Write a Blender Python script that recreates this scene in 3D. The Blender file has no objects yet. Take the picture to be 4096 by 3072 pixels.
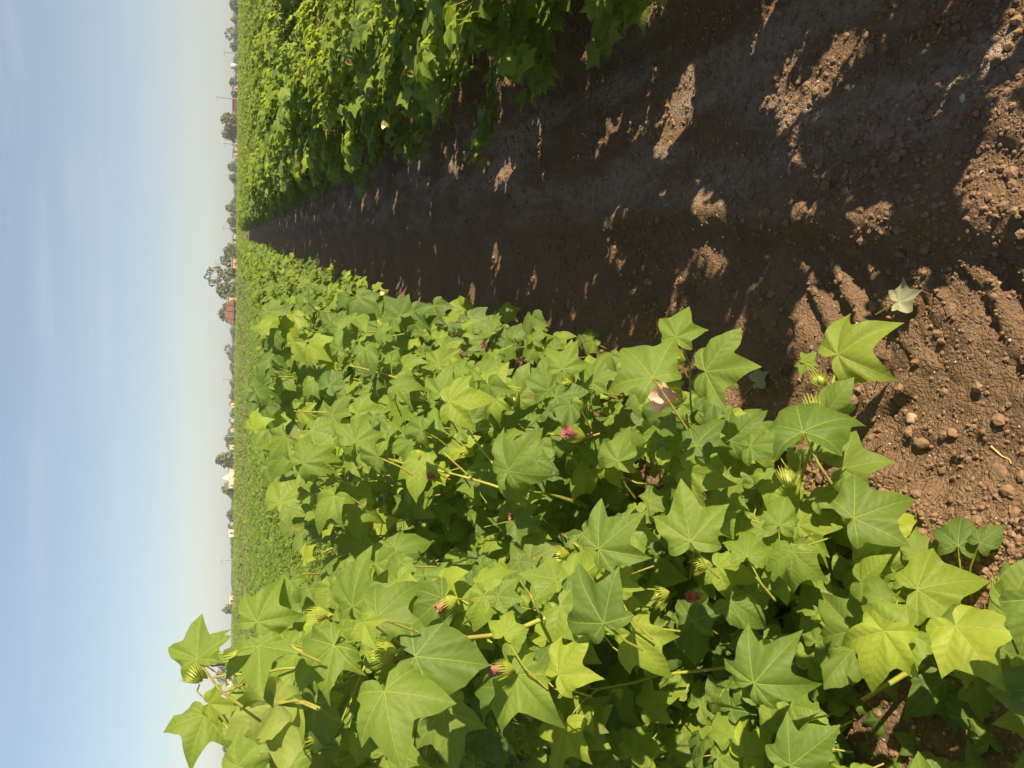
import bpy, math, random
import numpy as np
from mathutils import Vector, Matrix
rng = np.random.default_rng(7)
random.seed(7)
scene = bpy.context.scene
C = scene.collection
R = math.radians

# ------------------------------------------------------------------ helpers
def nrm(v):
    v = np.asarray(v, float)
    return v / max(1e-9, np.linalg.norm(v))

def mesh_from(name, verts, faces, mats, smooth=True, uv=None, rnd=None, mat_idx=None):
    """verts Nx3 array, faces: array Mx4 / Mx3 or list of lists"""
    me = bpy.data.meshes.new(name)
    verts = np.asarray(verts, np.float32)
    if isinstance(faces, np.ndarray):
        n, k = faces.shape
        me.vertices.add(len(verts)); me.vertices.foreach_set('co', verts.ravel())
        me.loops.add(n * k); me.loops.foreach_set('vertex_index', faces.astype(np.int32).ravel())
        me.polygons.add(n)
        me.polygons.foreach_set('loop_start', np.arange(0, n * k, k, dtype=np.int32))
        lv = faces.astype(np.int32).ravel()
    else:
        me.from_pydata(verts.tolist(), [], [list(map(int, f)) for f in faces])
        lv = np.zeros(len(me.loops), np.int32); me.loops.foreach_get('vertex_index', lv)
        n = len(me.polygons)
    if mat_idx is not None:
        me.polygons.foreach_set('material_index', np.asarray(mat_idx, np.int32))
    me.polygons.foreach_set('use_smooth', np.full(len(me.polygons), smooth))
    if uv is not None:
        l = me.uv_layers.new(name='UVMap')
        l.data.foreach_set('uv', np.asarray(uv, np.float32)[lv].ravel())
    if rnd is not None:
        a = me.attributes.new('rnd', 'FLOAT', 'POINT')
        a.data.foreach_set('value', np.asarray(rnd, np.float32))
    me.update(); me.validate()
    for m in (mats if isinstance(mats, (list, tuple)) else [mats]):
        me.materials.append(m)
    return me

def obj(name, me, parent=None, loc=None):
    o = bpy.data.objects.new(name, me)
    C.objects.link(o)
    if parent is not None: o.parent = parent
    if loc is not None: o.location = loc
    return o

def tag(o, label=None, cat=None, group=None, kind=None):
    if label: o['label'] = label
    if cat: o['category'] = cat
    if group: o['group'] = group
    if kind: o['kind'] = kind
    return o

def thing(name, loc, label, cat, group=None):
    o = bpy.data.objects.new(name, None); C.objects.link(o)
    o.empty_display_size = .1
    o.location = loc
    return tag(o, label, cat, group)

class MB:
    """collects vertex/face chunks into one mesh (quads/tris mixed)"""
    def __init__(s): s.v = []; s.f = []; s.uv = []; s.r = []; s.m = []; s.n = 0
    def add(s, v, f, uv=None, rnd=0.0, mat=0):
        v = np.asarray(v, float); k = len(v)
        s.v.append(v); s.f += [[i + s.n for i in q] for q in f]
        s.uv.append(np.zeros((k, 2)) if uv is None else uv)
        s.r.append(np.full(k, rnd) if np.isscalar(rnd) else rnd)
        s.m += [mat] * len(f); s.n += k
    def mesh(s, name, mats, smooth=True):
        return mesh_from(name, np.concatenate(s.v), s.f, mats, smooth, np.concatenate(s.uv), np.concatenate(s.r), s.m)
    def tube(s, pts, r0, r1, n=6, rnd=0.0, mat=0, cap=False):
        pts = [np.asarray(p, float) for p in pts]
        rings = []; m = len(pts)
        for i, p in enumerate(pts):
            t = nrm(pts[min(i + 1, m - 1)] - pts[max(i - 1, 0)])
            a = nrm(np.cross(t, [0.31, .2, .93] if abs(t[2]) < .9 else [1, 0.1, 0])); b = np.cross(t, a)
            r = r0 + (r1 - r0) * i / max(1, m - 1)
            for k in range(n):
                an = 2 * math.pi * k / n
                rings.append(p + r * (math.cos(an) * a + math.sin(an) * b))
        f = []
        for i in range(m - 1):
            for k in range(n):
                f.append([i * n + k, i * n + (k + 1) % n, (i + 1) * n + (k + 1) % n, (i + 1) * n + k])
        if cap: f.append([(m - 1) * n + k for k in range(n)])
        s.add(np.array(rings), f, None, rnd, mat)
    def box(s, c, d, mat=0, rot=0.0):
        c = np.asarray(c, float); d = np.asarray(d, float) / 2
        p = np.array([[x, y, z] for z in (-1, 1) for y in (-1, 1) for x in (-1, 1)]) * d
        cs, sn = math.cos(rot), math.sin(rot)
        p = np.c_[p[:, 0] * cs - p[:, 1] * sn, p[:, 0] * sn + p[:, 1] * cs, p[:, 2]] + c
        s.add(p, [[0, 2, 3, 1], [4, 5, 7, 6], [0, 1, 5, 4], [2, 6, 7, 3], [0, 4, 6, 2], [1, 3, 7, 5]], None, 0, mat)

# ------------------------------------------------------------------ camera
CAM = np.array([0, 0, 1.30]); F = 3077.0
yaw, pitch, roll = R(10.07), R(19.9), R(0.55)
fw = np.array([-math.sin(yaw), math.cos(yaw), 0]); rt = np.array([math.cos(yaw), math.sin(yaw), 0]); upv = np.array([0, 0, 1.0])
view = fw * math.cos(pitch) - upv * math.sin(pitch)
up0 = fw * math.sin(pitch) + upv * math.cos(pitch)
up1 = up0 * math.cos(roll) - rt * math.sin(roll)
rt1 = rt * math.cos(roll) + up0 * math.sin(roll)
IX, IY = -up1, rt1                      # the photograph lies on its side
cam_d = bpy.data.cameras.new('camera'); cam = bpy.data.objects.new('camera', cam_d); C.objects.link(cam)
M = Matrix([[IX[i], IY[i], -view[i], CAM[i]] for i in range(3)] + [[0, 0, 0, 1]])
cam.matrix_world = M
cam_d.sensor_width = 36; cam_d.lens = 36 * F / 4096; cam_d.clip_end = 12000; cam_d.clip_start = .02
scene.camera = cam

def ray(px, py):
    d = view + (px - 2048) / F * IX + (1536 - py) / F * IY
    return d                             # unit depth along the view axis
def project(p):
    q = np.asarray(p) - CAM
    z = q @ view
    return 2048 + F * (q @ IX) / z, 1536 - F * (q @ IY) / z, z
def on_ground(px, py, z=0.0):
    d = ray(px, py); return CAM + d * ((z - CAM[2]) / d[2])
def bearing(px, py, dist):
    d = ray(px, py); h = math.hypot(d[0], d[1])
    p = CAM + d * (dist / h); return p   # point on that ray at horizontal distance dist

# ------------------------------------------------------------------ light
SUN_EL, SUN_AZ = R(27.2), R(121.0)       # azimuth clockwise from +Y
sun_dir = np.array([math.sin(SUN_AZ) * math.cos(SUN_EL), math.cos(SUN_AZ) * math.cos(SUN_EL), math.sin(SUN_EL)])
sd = bpy.data.lights.new('sun', 'SUN'); sd.energy = 5.0; sd.angle = R(0.5); sd.color = (1.0, 0.825, 0.56)
so = bpy.data.objects.new('sun', sd); C.objects.link(so)
so.rotation_euler = Vector(-sun_dir).to_track_quat('-Z', 'Y').to_euler(); so.location = (0, 0, 30)
w = bpy.data.worlds.new('World'); scene.world = w; w.use_nodes = True
nt = w.node_tree; nt.nodes.clear()
out = nt.nodes.new('ShaderNodeOutputWorld'); bg = nt.nodes.new('ShaderNodeBackground'); sky = nt.nodes.new('ShaderNodeTexSky')
sky.sky_type = 'NISHITA'; sky.sun_disc = False; sky.sun_elevation = SUN_EL; sky.sun_rotation = SUN_AZ
sky.air_density = 1.0; sky.dust_density = .65; sky.ozone_density = 2.4; sky.altitude = 100
# a few thin cirrus wisps
tc = nt.nodes.new('ShaderNodeTexCoord'); mp = nt.nodes.new('ShaderNodeMapping'); mp.inputs['Scale'].default_value = (2.2, 2.2, 26)
nz = nt.nodes.new('ShaderNodeTexNoise'); nz.inputs['Scale'].default_value = 1.6; nz.inputs['Detail'].default_value = 6
rp = nt.nodes.new('ShaderNodeMapRange'); rp.inputs[1].default_value = .54; rp.inputs[2].default_value = .8; rp.inputs[3].default_value = 0; rp.inputs[4].default_value = .22
mx = nt.nodes.new('ShaderNodeMix'); mx.data_type = 'RGBA'; mx.inputs[7].default_value = (6.2, 6.6, 7.0, 1)
L = nt.links
L.new(tc.outputs['Generated'], mp.inputs[0]); L.new(mp.outputs[0], nz.inputs['Vector']); L.new(nz.outputs[0], rp.inputs[0])
hzm = nt.nodes.new('ShaderNodeMix'); hzm.data_type = 'RGBA'; hzm.inputs[0].default_value = .32; hzm.inputs[7].default_value = (4.2, 4.65, 5.35, 1)
L.new(sky.outputs[0], hzm.inputs[6])
L.new(rp.outputs[0], mx.inputs[0]); L.new(hzm.outputs[2], mx.inputs[6]); L.new(mx.outputs[2], bg.inputs[0])
bg.inputs[1].default_value = 0.050
L.new(bg.outputs[0], out.inputs[0])
vs = scene.view_settings; vs.view_transform = 'Standard'; vs.look = 'None'; vs.gamma = 1; vs.exposure = 1.32
scene.cycles.max_bounces = 8; scene.cycles.diffuse_bounces = 4; scene.cycles.transmission_bounces = 4
scene.cycles.transparent_max_bounces = 4; scene.cycles.volume_bounces = 0
scene.cycles.use_denoising = True

# ------------------------------------------------------------------ materials
class NT:
    def __init__(s, name):
        s.m = bpy.data.materials.new(name); s.m.use_nodes = True; s.t = s.m.node_tree; s.t.nodes.clear()
        s.out = s.n('ShaderNodeOutputMaterial')
    def n(s, typ, **kw):
        x = s.t.nodes.new(typ)
        for k, v in kw.items(): setattr(x, k, v)
        return x
    def l(s, a, b): s.t.links.new(a, b)
    def val(s, sock, v):
        if hasattr(v, 'type') and hasattr(v, 'links'): s.l(v, sock)
        else: sock.default_value = v
    def math(s, op, a, b=0.0, clamp=False):
        x = s.n('ShaderNodeMath', operation=op); x.use_clamp = clamp
        s.val(x.inputs[0], a); s.val(x.inputs[1], b); return x.outputs[0]
    def rng(s, v, a, b, c=0.0, d=1.0, smooth=False):
        x = s.n('ShaderNodeMapRange'); x.interpolation_type = 'SMOOTHSTEP' if smooth else 'LINEAR'
        s.val(x.inputs[0], v)
        for i, q in enumerate((a, b, c, d)): s.val(x.inputs[i + 1], q)
        return x.outputs[0]
    def mix(s, f, a, b):
        x = s.n('ShaderNodeMix', data_type='RGBA')
        s.val(x.inputs[0], f); s.val(x.inputs[6], a if hasattr(a, 'links') else (*a, 1)); s.val(x.inputs[7], b if hasattr(b, 'links') else (*b, 1))
        return x.outputs[2]
    def noise(s, scale, detail=3.0, rough=.55, vec=None, dist=0.0):
        x = s.n('ShaderNodeTexNoise'); x.inputs['Scale'].default_value = scale; x.inputs['Detail'].default_value = detail
        x.inputs['Roughness'].default_value = rough; x.inputs['Distortion'].default_value = dist
        if vec is not None: s.l(vec, x.inputs['Vector'])
        return x.outputs[0]
    def bump(s, h, strength=.5, dist=.01):
        x = s.n('ShaderNodeBump'); x.inputs['Strength'].default_value = strength; x.inputs['Distance'].default_value = dist
        s.l(h, x.inputs['Height']); return x.outputs[0]
    def bsdf(s, col, rough=.6, spec=.3, normal=None):
        x = s.n('ShaderNodeBsdfPrincipled'); s.val(x.inputs['Base Color'], col if hasattr(col, 'links') else (*col, 1))
        s.val(x.inputs['Roughness'], rough); s.val(x.inputs['Specular IOR Level'], spec)
        if normal is not None: s.l(normal, x.inputs['Normal'])
        return x.outputs[0]
    def done(s, sh): s.l(sh, s.out.inputs[0]); return s.m
    def tone(s):
        return s.n('ShaderNodeAttribute', attribute_type='OBJECT', attribute_name='tone').outputs['Fac']
    def rand(s):
        a = s.n('ShaderNodeAttribute', attribute_name='rnd'); o = s.n('ShaderNodeObjectInfo')
        return s.math('FRACT', s.math('ADD', a.outputs['Fac'], o.outputs['Random']))
    def pos(s): return s.n('ShaderNodeTexCoord').outputs['Object']

def leaf_material(name, dark, light, yellow, veins=True, transl=.42, rough=.52):
    m = NT(name); r = m.rand()
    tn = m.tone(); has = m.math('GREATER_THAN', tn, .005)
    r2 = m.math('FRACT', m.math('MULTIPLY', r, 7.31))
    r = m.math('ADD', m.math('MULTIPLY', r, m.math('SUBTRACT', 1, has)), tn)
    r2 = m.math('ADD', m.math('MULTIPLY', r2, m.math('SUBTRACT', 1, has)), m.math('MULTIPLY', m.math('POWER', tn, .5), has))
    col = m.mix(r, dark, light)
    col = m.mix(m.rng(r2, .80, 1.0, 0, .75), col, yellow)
    po = m.pos()
    col = m.mix(m.rng(m.noise(22, 3, .6, po), .35, .75, 0, .35), col, dark)
    nrmv = None
    if veins:
        uv = m.n('ShaderNodeSeparateXYZ'); m.l(m.n('ShaderNodeUVMap').outputs[0], uv.inputs[0]); a, b = uv.outputs[0], uv.outputs[1]
        w1 = m.math('SUBTRACT', .016, m.math('MULTIPLY', a, .011))
        main = m.rng(m.math('DIVIDE', b, w1), .45, 1.0, 1, 0, True)
        ph = m.math('MULTIPLY', m.math('SUBTRACT', m.math('SUBTRACT', a, m.math('MULTIPLY', b, .95)), m.math('MULTIPLY', m.math('MULTIPLY', b, b), -.7)), 7.5)
        fr = m.math('ABSOLUTE', m.math('SUBTRACT', m.math('FRACT', ph), .5))
        sec = m.rng(fr, .015, .065, .5, 0, True)
        sec = m.math('MULTIPLY', sec, m.rng(b, .0, .22, 1, .25))
        v = m.math('MAXIMUM', main, sec, True)
        vo = m.n('ShaderNodeTexVoronoi', feature='DISTANCE_TO_EDGE'); m.l(m.pos(), vo.inputs['Vector']); vo.inputs['Scale'].default_value = 130
        ter = m.rng(vo.outputs['Distance'], 0, .1, .22, 0)
        col = m.mix(m.math('MULTIPLY', m.math('MAXIMUM', v, ter), .50), col, (.28, .36, .075))
        col = m.mix(m.rng(m.noise(8, 3, .7, m.pos()), .66, .74, 0, .7), col, (.24, .20, .06))
        col = m.mix(m.rng(m.noise(75, 1, .5, m.pos()), .73, .78, 0, .5), col, (.38, .40, .22))
        hgt = m.math('ADD', m.math('MULTIPLY', fr, .8), m.math('MULTIPLY', m.noise(60, 2, .6, po), .5))
        hgt = m.math('ADD', hgt, m.math('MULTIPLY', main, -.8))
        nrmv = m.bump(hgt, .42, .003)
    geo = m.n('ShaderNodeNewGeometry')
    under = m.mix(.45, col, (.16, .20, .085))
    col2 = m.mix(geo.outputs['Backfacing'], col, under)
    p = m.bsdf(col2, rough, .24, nrmv)
    t = m.n('ShaderNodeBsdfTranslucent'); hs = m.mix(.5, col, yellow)
    br = m.n('ShaderNodeMix', data_type='RGBA', blend_type='MULTIPLY'); br.inputs[0].default_value = 1
    m.l(hs, br.inputs[6]); br.inputs[7].default_value = (2.1, 2.15, 1.1, 1)
    m.l(br.outputs[2], t.inputs[0])
    ms = m.n('ShaderNodeMixShader'); ms.inputs[0].default_value = transl
    m.l(p, ms.inputs[1]); m.l(t.outputs[0], ms.inputs[2])
    return m.done(ms.outputs[0])

GD, GL, GY = (.058, .105, .028), (.182, .250, .034), (.28, .335, .034)
M_leaf = leaf_material('cotton_leaf', GD, GL, GY)
M_far = leaf_material('field_leaf', (.074, .128, .022), (.142, .206, .024), (.24, .27, .03), False)
M_crown = leaf_material('tree_crown', (.036, .056, .020), (.066, .090, .030), (.10, .09, .05), False, .2, .6)
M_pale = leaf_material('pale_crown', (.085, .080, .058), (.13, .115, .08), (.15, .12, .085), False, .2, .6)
M_olive = leaf_material('olive_crown', (.055, .070, .022), (.105, .110, .035), (.15, .12, .05), False, .2, .6)

def stem_material():
    m = NT('stem'); r = m.rand(); po = m.pos()
    c = m.mix(m.rng(m.noise(9, 2, .5, po), .50, .66), (.20, .23, .040), (.20, .105, .045))
    c = m.mix(m.math('MULTIPLY', r, .5), c, (.22, .22, .03))
    return m.done(m.bsdf(c, .5, .3, m.bump(m.noise(300, 2, .5, po), .3, .001)))
M_stem = stem_material()
def simple(name, col, rough=.6, spec=.3, var=0.25, nscale=8, bump=0.0, bscale=60, transl=0.0):
    m = NT(name); po = m.pos()
    d = tuple(x * (1 - var) for x in col); l = tuple(min(1, x * (1 + var)) for x in col)
    c = m.mix(m.rng(m.noise(nscale, 4, .6, po), .3, .7), d, l)
    b = m.bump(m.noise(bscale, 4, .6, po), bump, .01) if bump else None
    sh = m.bsdf(c, rough, spec, b)
    if transl:
        t = m.n('ShaderNodeBsdfTranslucent'); m.l(c, t.inputs[0]); ms = m.n('ShaderNodeMixShader'); ms.inputs[0].default_value = transl
        m.l(sh, ms.inputs[1]); m.l(t.outputs[0], ms.inputs[2]); sh = ms.outputs[0]
    return m.done(sh)
M_bract = simple('bract', (.34, .40, .06), .5, .3, .3, 60, transl=.4)
M_budc = simple('bud_core', (.30, .32, .10), .5, .3, .2, 80)
M_pink = simple('pink_petal', (.82, .50, .42), .5, .2, .28, 40, transl=.35)
M_rose = simple('rose_petal', (.36, .12, .14), .5, .2, .35, 60, transl=.3)
M_cream = simple('cream_petal', (.72, .66, .40), .5, .2, .1, 60, transl=.35)
M_withered = simple('withered_petal', (.22, .11, .08), .7, .2, .3, 120)
M_dry = simple('withered_leaf', (.27, .28, .175), .7, .2, .3, 30, .4, 60, .2)
M_straw = simple('straw', (.42, .33, .17), .7, .2, .3, 60)
M_bark = simple('bark', (.10, .075, .055), .85, .2, .3, 3, .5, 20)
M_clod = simple('clod', (.185, .120, .076), .95, .1, .3, 30, .6, 120)
M_stone = simple('pale_stone', (.27, .20, .14), .9, .2, .25, 40, .4, 120)
M_white = simple('white_pebble', (.36, .33, .30), .7, .3, .2, 40)

def soil_material():
    m = NT('soil'); geo = m.n('ShaderNodeNewGeometry'); P = geo.outputs['Position']
    sep = m.n('ShaderNodeSeparateXYZ'); m.l(P, sep.inputs[0]); x = sep.outputs[0]
    n1 = m.noise(2.3, 5, .6, P, .4); n2 = m.noise(38, 4, .65, P); n3 = m.noise(170, 3, .6, P)
    c = m.mix(m.rng(n1, .3, .7), (.128, .082, .054), (.205, .132, .082))
    c = m.mix(m.rng(n2, .35, .7, 0, .5), c, (.255, .170, .105))
    c = m.mix(m.rng(n3, .45, .8, 0, .45), c, (.062, .042, .031))
    # pale dusty crust in the wheel lanes, broken up along the furrow
    st = m.n('ShaderNodeMapping'); st.inputs['Scale'].default_value = (2.6, .55, 1); m.l(P, st.inputs[0])
    pn = m.noise(2.2, 4, .6, st.outputs[0], .3)
    lane = m.rng(m.math('ABSOLUTE', m.math('SUBTRACT', x, .48)), .14, .46, 1, 0, True)
    fac = m.math('MULTIPLY', m.rng(pn, .42, .64, 0, .85, True), lane)
    fac = m.math('MULTIPLY', fac, m.rng(n2, .30, .62, .25, 1))
    c = m.mix(fac, c, (.33, .265, .235))
    # fine pale grit
    vo = m.n('ShaderNodeTexVoronoi'); m.l(P, vo.inputs['Vector']); vo.inputs['Scale'].default_value = 62
    wn = m.n('ShaderNodeSeparateColor'); m.l(vo.outputs['Color'], wn.inputs[0])
    spk = m.math('MULTIPLY', m.rng(vo.outputs['Distance'], .10, .17, 1, 0), m.rng(wn.outputs[0], .80, .84))
    c = m.mix(m.math('MULTIPLY', spk, .8), c, (.46, .41, .37))
    vo2 = m.n('ShaderNodeTexVoronoi'); m.l(P, vo2.inputs['Vector']); vo2.inputs['Scale'].default_value = 95; vo2.inputs['Randomness'].default_value = 1
    vc = m.n('ShaderNodeTexVoronoi', feature='DISTANCE_TO_EDGE'); m.l(P, vc.inputs['Vector']); vc.inputs['Scale'].default_value = 17
    crack = m.rng(vc.outputs['Distance'], 0, .035, 0, 1)
    cm = m.rng(m.noise(3.1, 2, .5, P), .5, .62)
    crack = m.math('MAXIMUM', crack, m.math('SUBTRACT', 1, cm))
    h = m.math('ADD', m.math('MULTIPLY', vo2.outputs['Distance'], -.25), m.math('ADD', m.math('MULTIPLY', n2, .8), m.math('MULTIPLY', n3, 1.0)))
    h = m.math('ADD', h, m.math('MULTIPLY', crack, .5))
    return m.done(m.bsdf(c, .95, .12, m.bump(h, 1.0, .016)))
M_soil = soil_material()

# ------------------------------------------------------------------ noise for the ground
def vnoise(x, y, s, seed):
    g = np.random.default_rng(seed).random((256, 256))
    u = x / s; v = y / s
    i = np.floor(u).astype(int); j = np.floor(v).astype(int); fu = u - i; fv = v - j
    fu = fu * fu * (3 - 2 * fu); fv = fv * fv * (3 - 2 * fv)
    a = g[i % 256, j % 256]; b = g[(i + 1) % 256, j % 256]; c = g[i % 256, (j + 1) % 256]; d = g[(i + 1) % 256, (j + 1) % 256]
    return (a * (1 - fu) + b * fu) * (1 - fv) + (c * (1 - fu) + d * fu) * fv - .5
def sstep(a, b, x):
    t = np.clip((x - a) / (b - a), 0, 1); return t * t * (3 - 2 * t)
ROW_L, ROW_R, SP = -0.90, 1.22, 2.2
def soil_h(x, y):
    x = np.asarray(x, float); y = np.asarray(y, float)
    near = np.exp(-np.hypot(x, y) / 30)
    h = .045 * np.exp(-((x - ROW_L) / .26) ** 2) + .06 * np.exp(-((x - ROW_R) / .30) ** 2)
    wob = vnoise(x * 0, y, .55, 3) * .05 + vnoise(x * 0, y, .17, 4) * .022
    xl = x + wob
    # wheel rut next to the near row, with a steep far wall
    rut = sstep(-.42, -.30, xl) * (1 - sstep(.07, .125, xl))
    h = h - .034 * rut
    h = h + .022 * np.exp(-((xl - .155) / .035) ** 2)
    u = x + .16
    ph = (y - .95 * np.abs(u) + .04 * vnoise(x, y, .12, 5)) / .125
    lug = sstep(.12, .3, np.abs(ph - np.floor(ph) - .5)) 
    lugmask = sstep(-.44, -.38, x) * (1 - sstep(.02, .08, x)) * (.35 + .65 * (1 - sstep(1.35, 1.9, y)))
    h = h - .021 * lug * lugmask * np.clip(.75 + 1.6 * vnoise(x, y, .14, 51) + .8 * vnoise(x, y, .05, 52), .1, 1.3)
    # faint second wheel lane across the furrow
    rut2 = sstep(.36, .44, xl) * (1 - sstep(.70, .78, xl))
    h = h - .016 * rut2
    ph2 = (y + .9 * np.abs(x - .57)) / .15
    h = h - .007 * sstep(.15, .33, np.abs(ph2 - np.floor(ph2) - .5)) * rut2 * sstep(-.1, .15, vnoise(x, y, .6, 21))
    h = h + .012 * np.exp(-((xl - .80) / .05) ** 2)
    loose = 1 - .55 * np.clip(rut + rut2, 0, 1)
    h = h + loose * (.016 * vnoise(x, y, .16, 6) + .010 * vnoise(x, y, .06, 7)) + .009 * vnoise(x, y, .031, 8) + .009 * vnoise(x, y, .019, 9)
    cl = vnoise(x, y, .045, 10)
    h = h + loose * .016 * np.clip(cl - .15, 0, 1) * 2
    return h * near

xs = np.concatenate([-np.geomspace(3000, 1.75, 70), np.arange(-1.7, 2.2, .0095), np.geomspace(2.25, 3000, 70)])
ys = np.concatenate([-np.geomspace(60, .3, 20), np.arange(.2, 2.2, .0085), np.geomspace(2.21, 12, 260), np.geomspace(12.3, 6000, 70)])
gx, gy = np.meshgrid(xs, ys)
gz = soil_h(gx, gy)
nx, ny = len(xs), len(ys)
idx = np.arange(nx * ny).reshape(ny, nx)
gf = np.stack([idx[:-1, :-1], idx[:-1, 1:], idx[1:, 1:], idx[1:, :-1]], -1).reshape(-1, 4)
ground = obj('ground', mesh_from('ground', np.c_[gx.ravel(), gy.ravel(), gz.ravel()], gf, M_soil))
tag(ground, 'dark brown soil of the field', kind='structure'); 

def gz_at(x, y): return float(soil_h(np.array([x]), np.array([y]))[0])

# ------------------------------------------------------------------ clods, crumbs and grit
t_ = (1 + 5 ** .5) / 2
ICO_V = np.array([[-1, t_, 0], [1, t_, 0], [-1, -t_, 0], [1, -t_, 0], [0, -1, t_], [0, 1, t_], [0, -1, -t_], [0, 1, -t_], [t_, 0, -1], [t_, 0, 1], [-t_, 0, -1], [-t_, 0, 1]]) / math.hypot(1, t_)
ICO_F = np.array([[0, 11, 5], [0, 5, 1], [0, 1, 7], [0, 7, 10], [0, 10, 11], [1, 5, 9], [5, 11, 4], [11, 10, 2], [10, 7, 6], [7, 1, 8], [3, 9, 4], [3, 4, 2], [3, 2, 6], [3, 6, 8], [3, 8, 9], [4, 9, 5], [2, 4, 11], [6, 2, 10], [8, 6, 7], [9, 8, 1]])
def rubble(name, pts, size, mat, label):
    n = len(pts)
    v = ICO_V[None] * (1 + .45 * (rng.random((n, 12, 1)) - .5)) * size[:, None, None] * (1 + .5 * (rng.random((n, 1, 3)) - .5))
    v[:, :, 2] *= .8
    z = soil_h(pts[:, 0], pts[:, 1]) + size * .25
    v = v + np.c_[pts, z][:, None]
    f = (ICO_F[None] + 12 * np.arange(n)[:, None, None]).reshape(-1, 3)
    o = obj(name, mesh_from(name, v.reshape(-1, 3), f, mat, False))
    return tag(o, label, name.replace('_', ' '), kind='stuff')
def scatter(n, x0, x1, y0, y1, dens):
    p = np.c_[rng.uniform(x0, x1, n), y0 * (y1 / y0) ** (rng.random(n) ** 1.15)]
    return p[rng.random(n) < dens(p[:, 0], p[:, 1])]
dcl = lambda x, y: np.clip(.25 + .9 * np.exp(-((x + .52) / .16) ** 2) + .8 * np.exp(-((x - .98) / .16) ** 2) + .25 * (vnoise(x, y, .3, 31) > .05), 0, 1) * (1 - .45 * ((x > -.40) & (x < .06) & (y < 2)))
pc = scatter(105000, -1.1, 1.6, .45, 5, dcl)
sc = np.clip(np.exp(rng.normal(math.log(.0032), .55, len(pc))), .0015, .0125)
rubble('soil_crumbs', pc, sc, M_clod, 'loose brown soil crumbs scattered over the furrow')
pw = scatter(1500, -1.0, 1.5, .5, 9, lambda x, y: .75 + 0 * x)
rubble('pale_grit', pw, np.clip(np.exp(rng.normal(math.log(.0023), .35, len(pw))), .0013, .0045), M_white, 'small whitish grit specks in the dark soil')

def lump(name, px, py, size, mat, label, cat, seed):
    """one clod or stone: a subdivided, roughened block"""
    import bmesh
    r_ = np.random.default_rng(seed)
    bm = bmesh.new(); bmesh.ops.create_icosphere(bm, subdivisions=3, radius=1)
    size = tuple(q * .72 for q in size)
    dirs = [nrm(r_.normal(size=3)) for _ in range(9)]; offs = r_.uniform(.55, .95, 9)
    for v in bm.verts:
        c = np.array(v.co); k = 1.0
        for d, o_ in zip(dirs, offs):
            t = c @ d
            if t > 1e-4: k = min(k, o_ / t)
        k *= 1 + .16 * (r_.random() - .5) + .10 * math.sin(7 * c[0] + seed) * math.sin(6 * c[1] + 2) * math.sin(8 * c[2])
        v.co = Vector(c * k * np.array(size))
    me = bpy.data.meshes.new(name); bm.to_mesh(me); bm.free()
    me.materials.append(mat); me.polygons.foreach_set('use_smooth', [True] * len(me.polygons))
    g = on_ground(px, py); o = obj(name, me, None, (g[0], g[1], gz_at(g[0], g[1]) + size[2] * .22)); o.rotation_euler.z = r_.random() * 6
    return tag(o, label, cat)
lump('soil_clod', 3592, 1680, (.021, .020, .018), M_stone, 'pale tan stone-like clod sitting alone on the sunlit soil below the large bright leaf', 'clod', 1)
lump('soil_clod', 3640, 1780, (.030, .021, .015), M_clod, 'long brown clod on sunlit soil next to the pale tan lump', 'clod', 2)
lump('soil_clod', 3950, 1900, (.030, .029, .009), M_clod, 'largest flat brown clod with a grooved top, beside the dry rootlet', 'clod', 3)
lump('soil_clod', 3285, 1915, (.019, .017, .014), M_clod, 'rounded reddish brown clod tucked under the leaves at the row edge', 'clod', 4)
lump('soil_clod', 3770, 1735, (.018, .014, .012), M_clod, 'knobbly brown clod in the sunlit soil between the two big clods', 'clod', 5)
lump('pebble', 3068, 1235, (.018, .014, .013), M_clod, 'smooth brown stone alone in the shaded soil beyond the small three lobed leaf', 'stone', 6)
lump('pebble', 2415, 955, (.020, .017, .014), M_stone, 'pale rough pebble alone in the shade beside the wheel rut', 'stone', 7)
lump('pebble', 3860, 395, (.013, .010, .008), M_white, 'white pebble gleaming in a streak of sunlight on the shaded soil', 'stone', 8)
lump('pebble', 2580, 490, (.016, .014, .013), M_stone, 'paler of two round stones on the dusty grey wheel lane', 'stone', 9)
lump('pebble', 2515, 490, (.013, .011, .010), M_clod, 'darker of two round stones on the dusty grey wheel lane', 'stone', 10)

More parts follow.
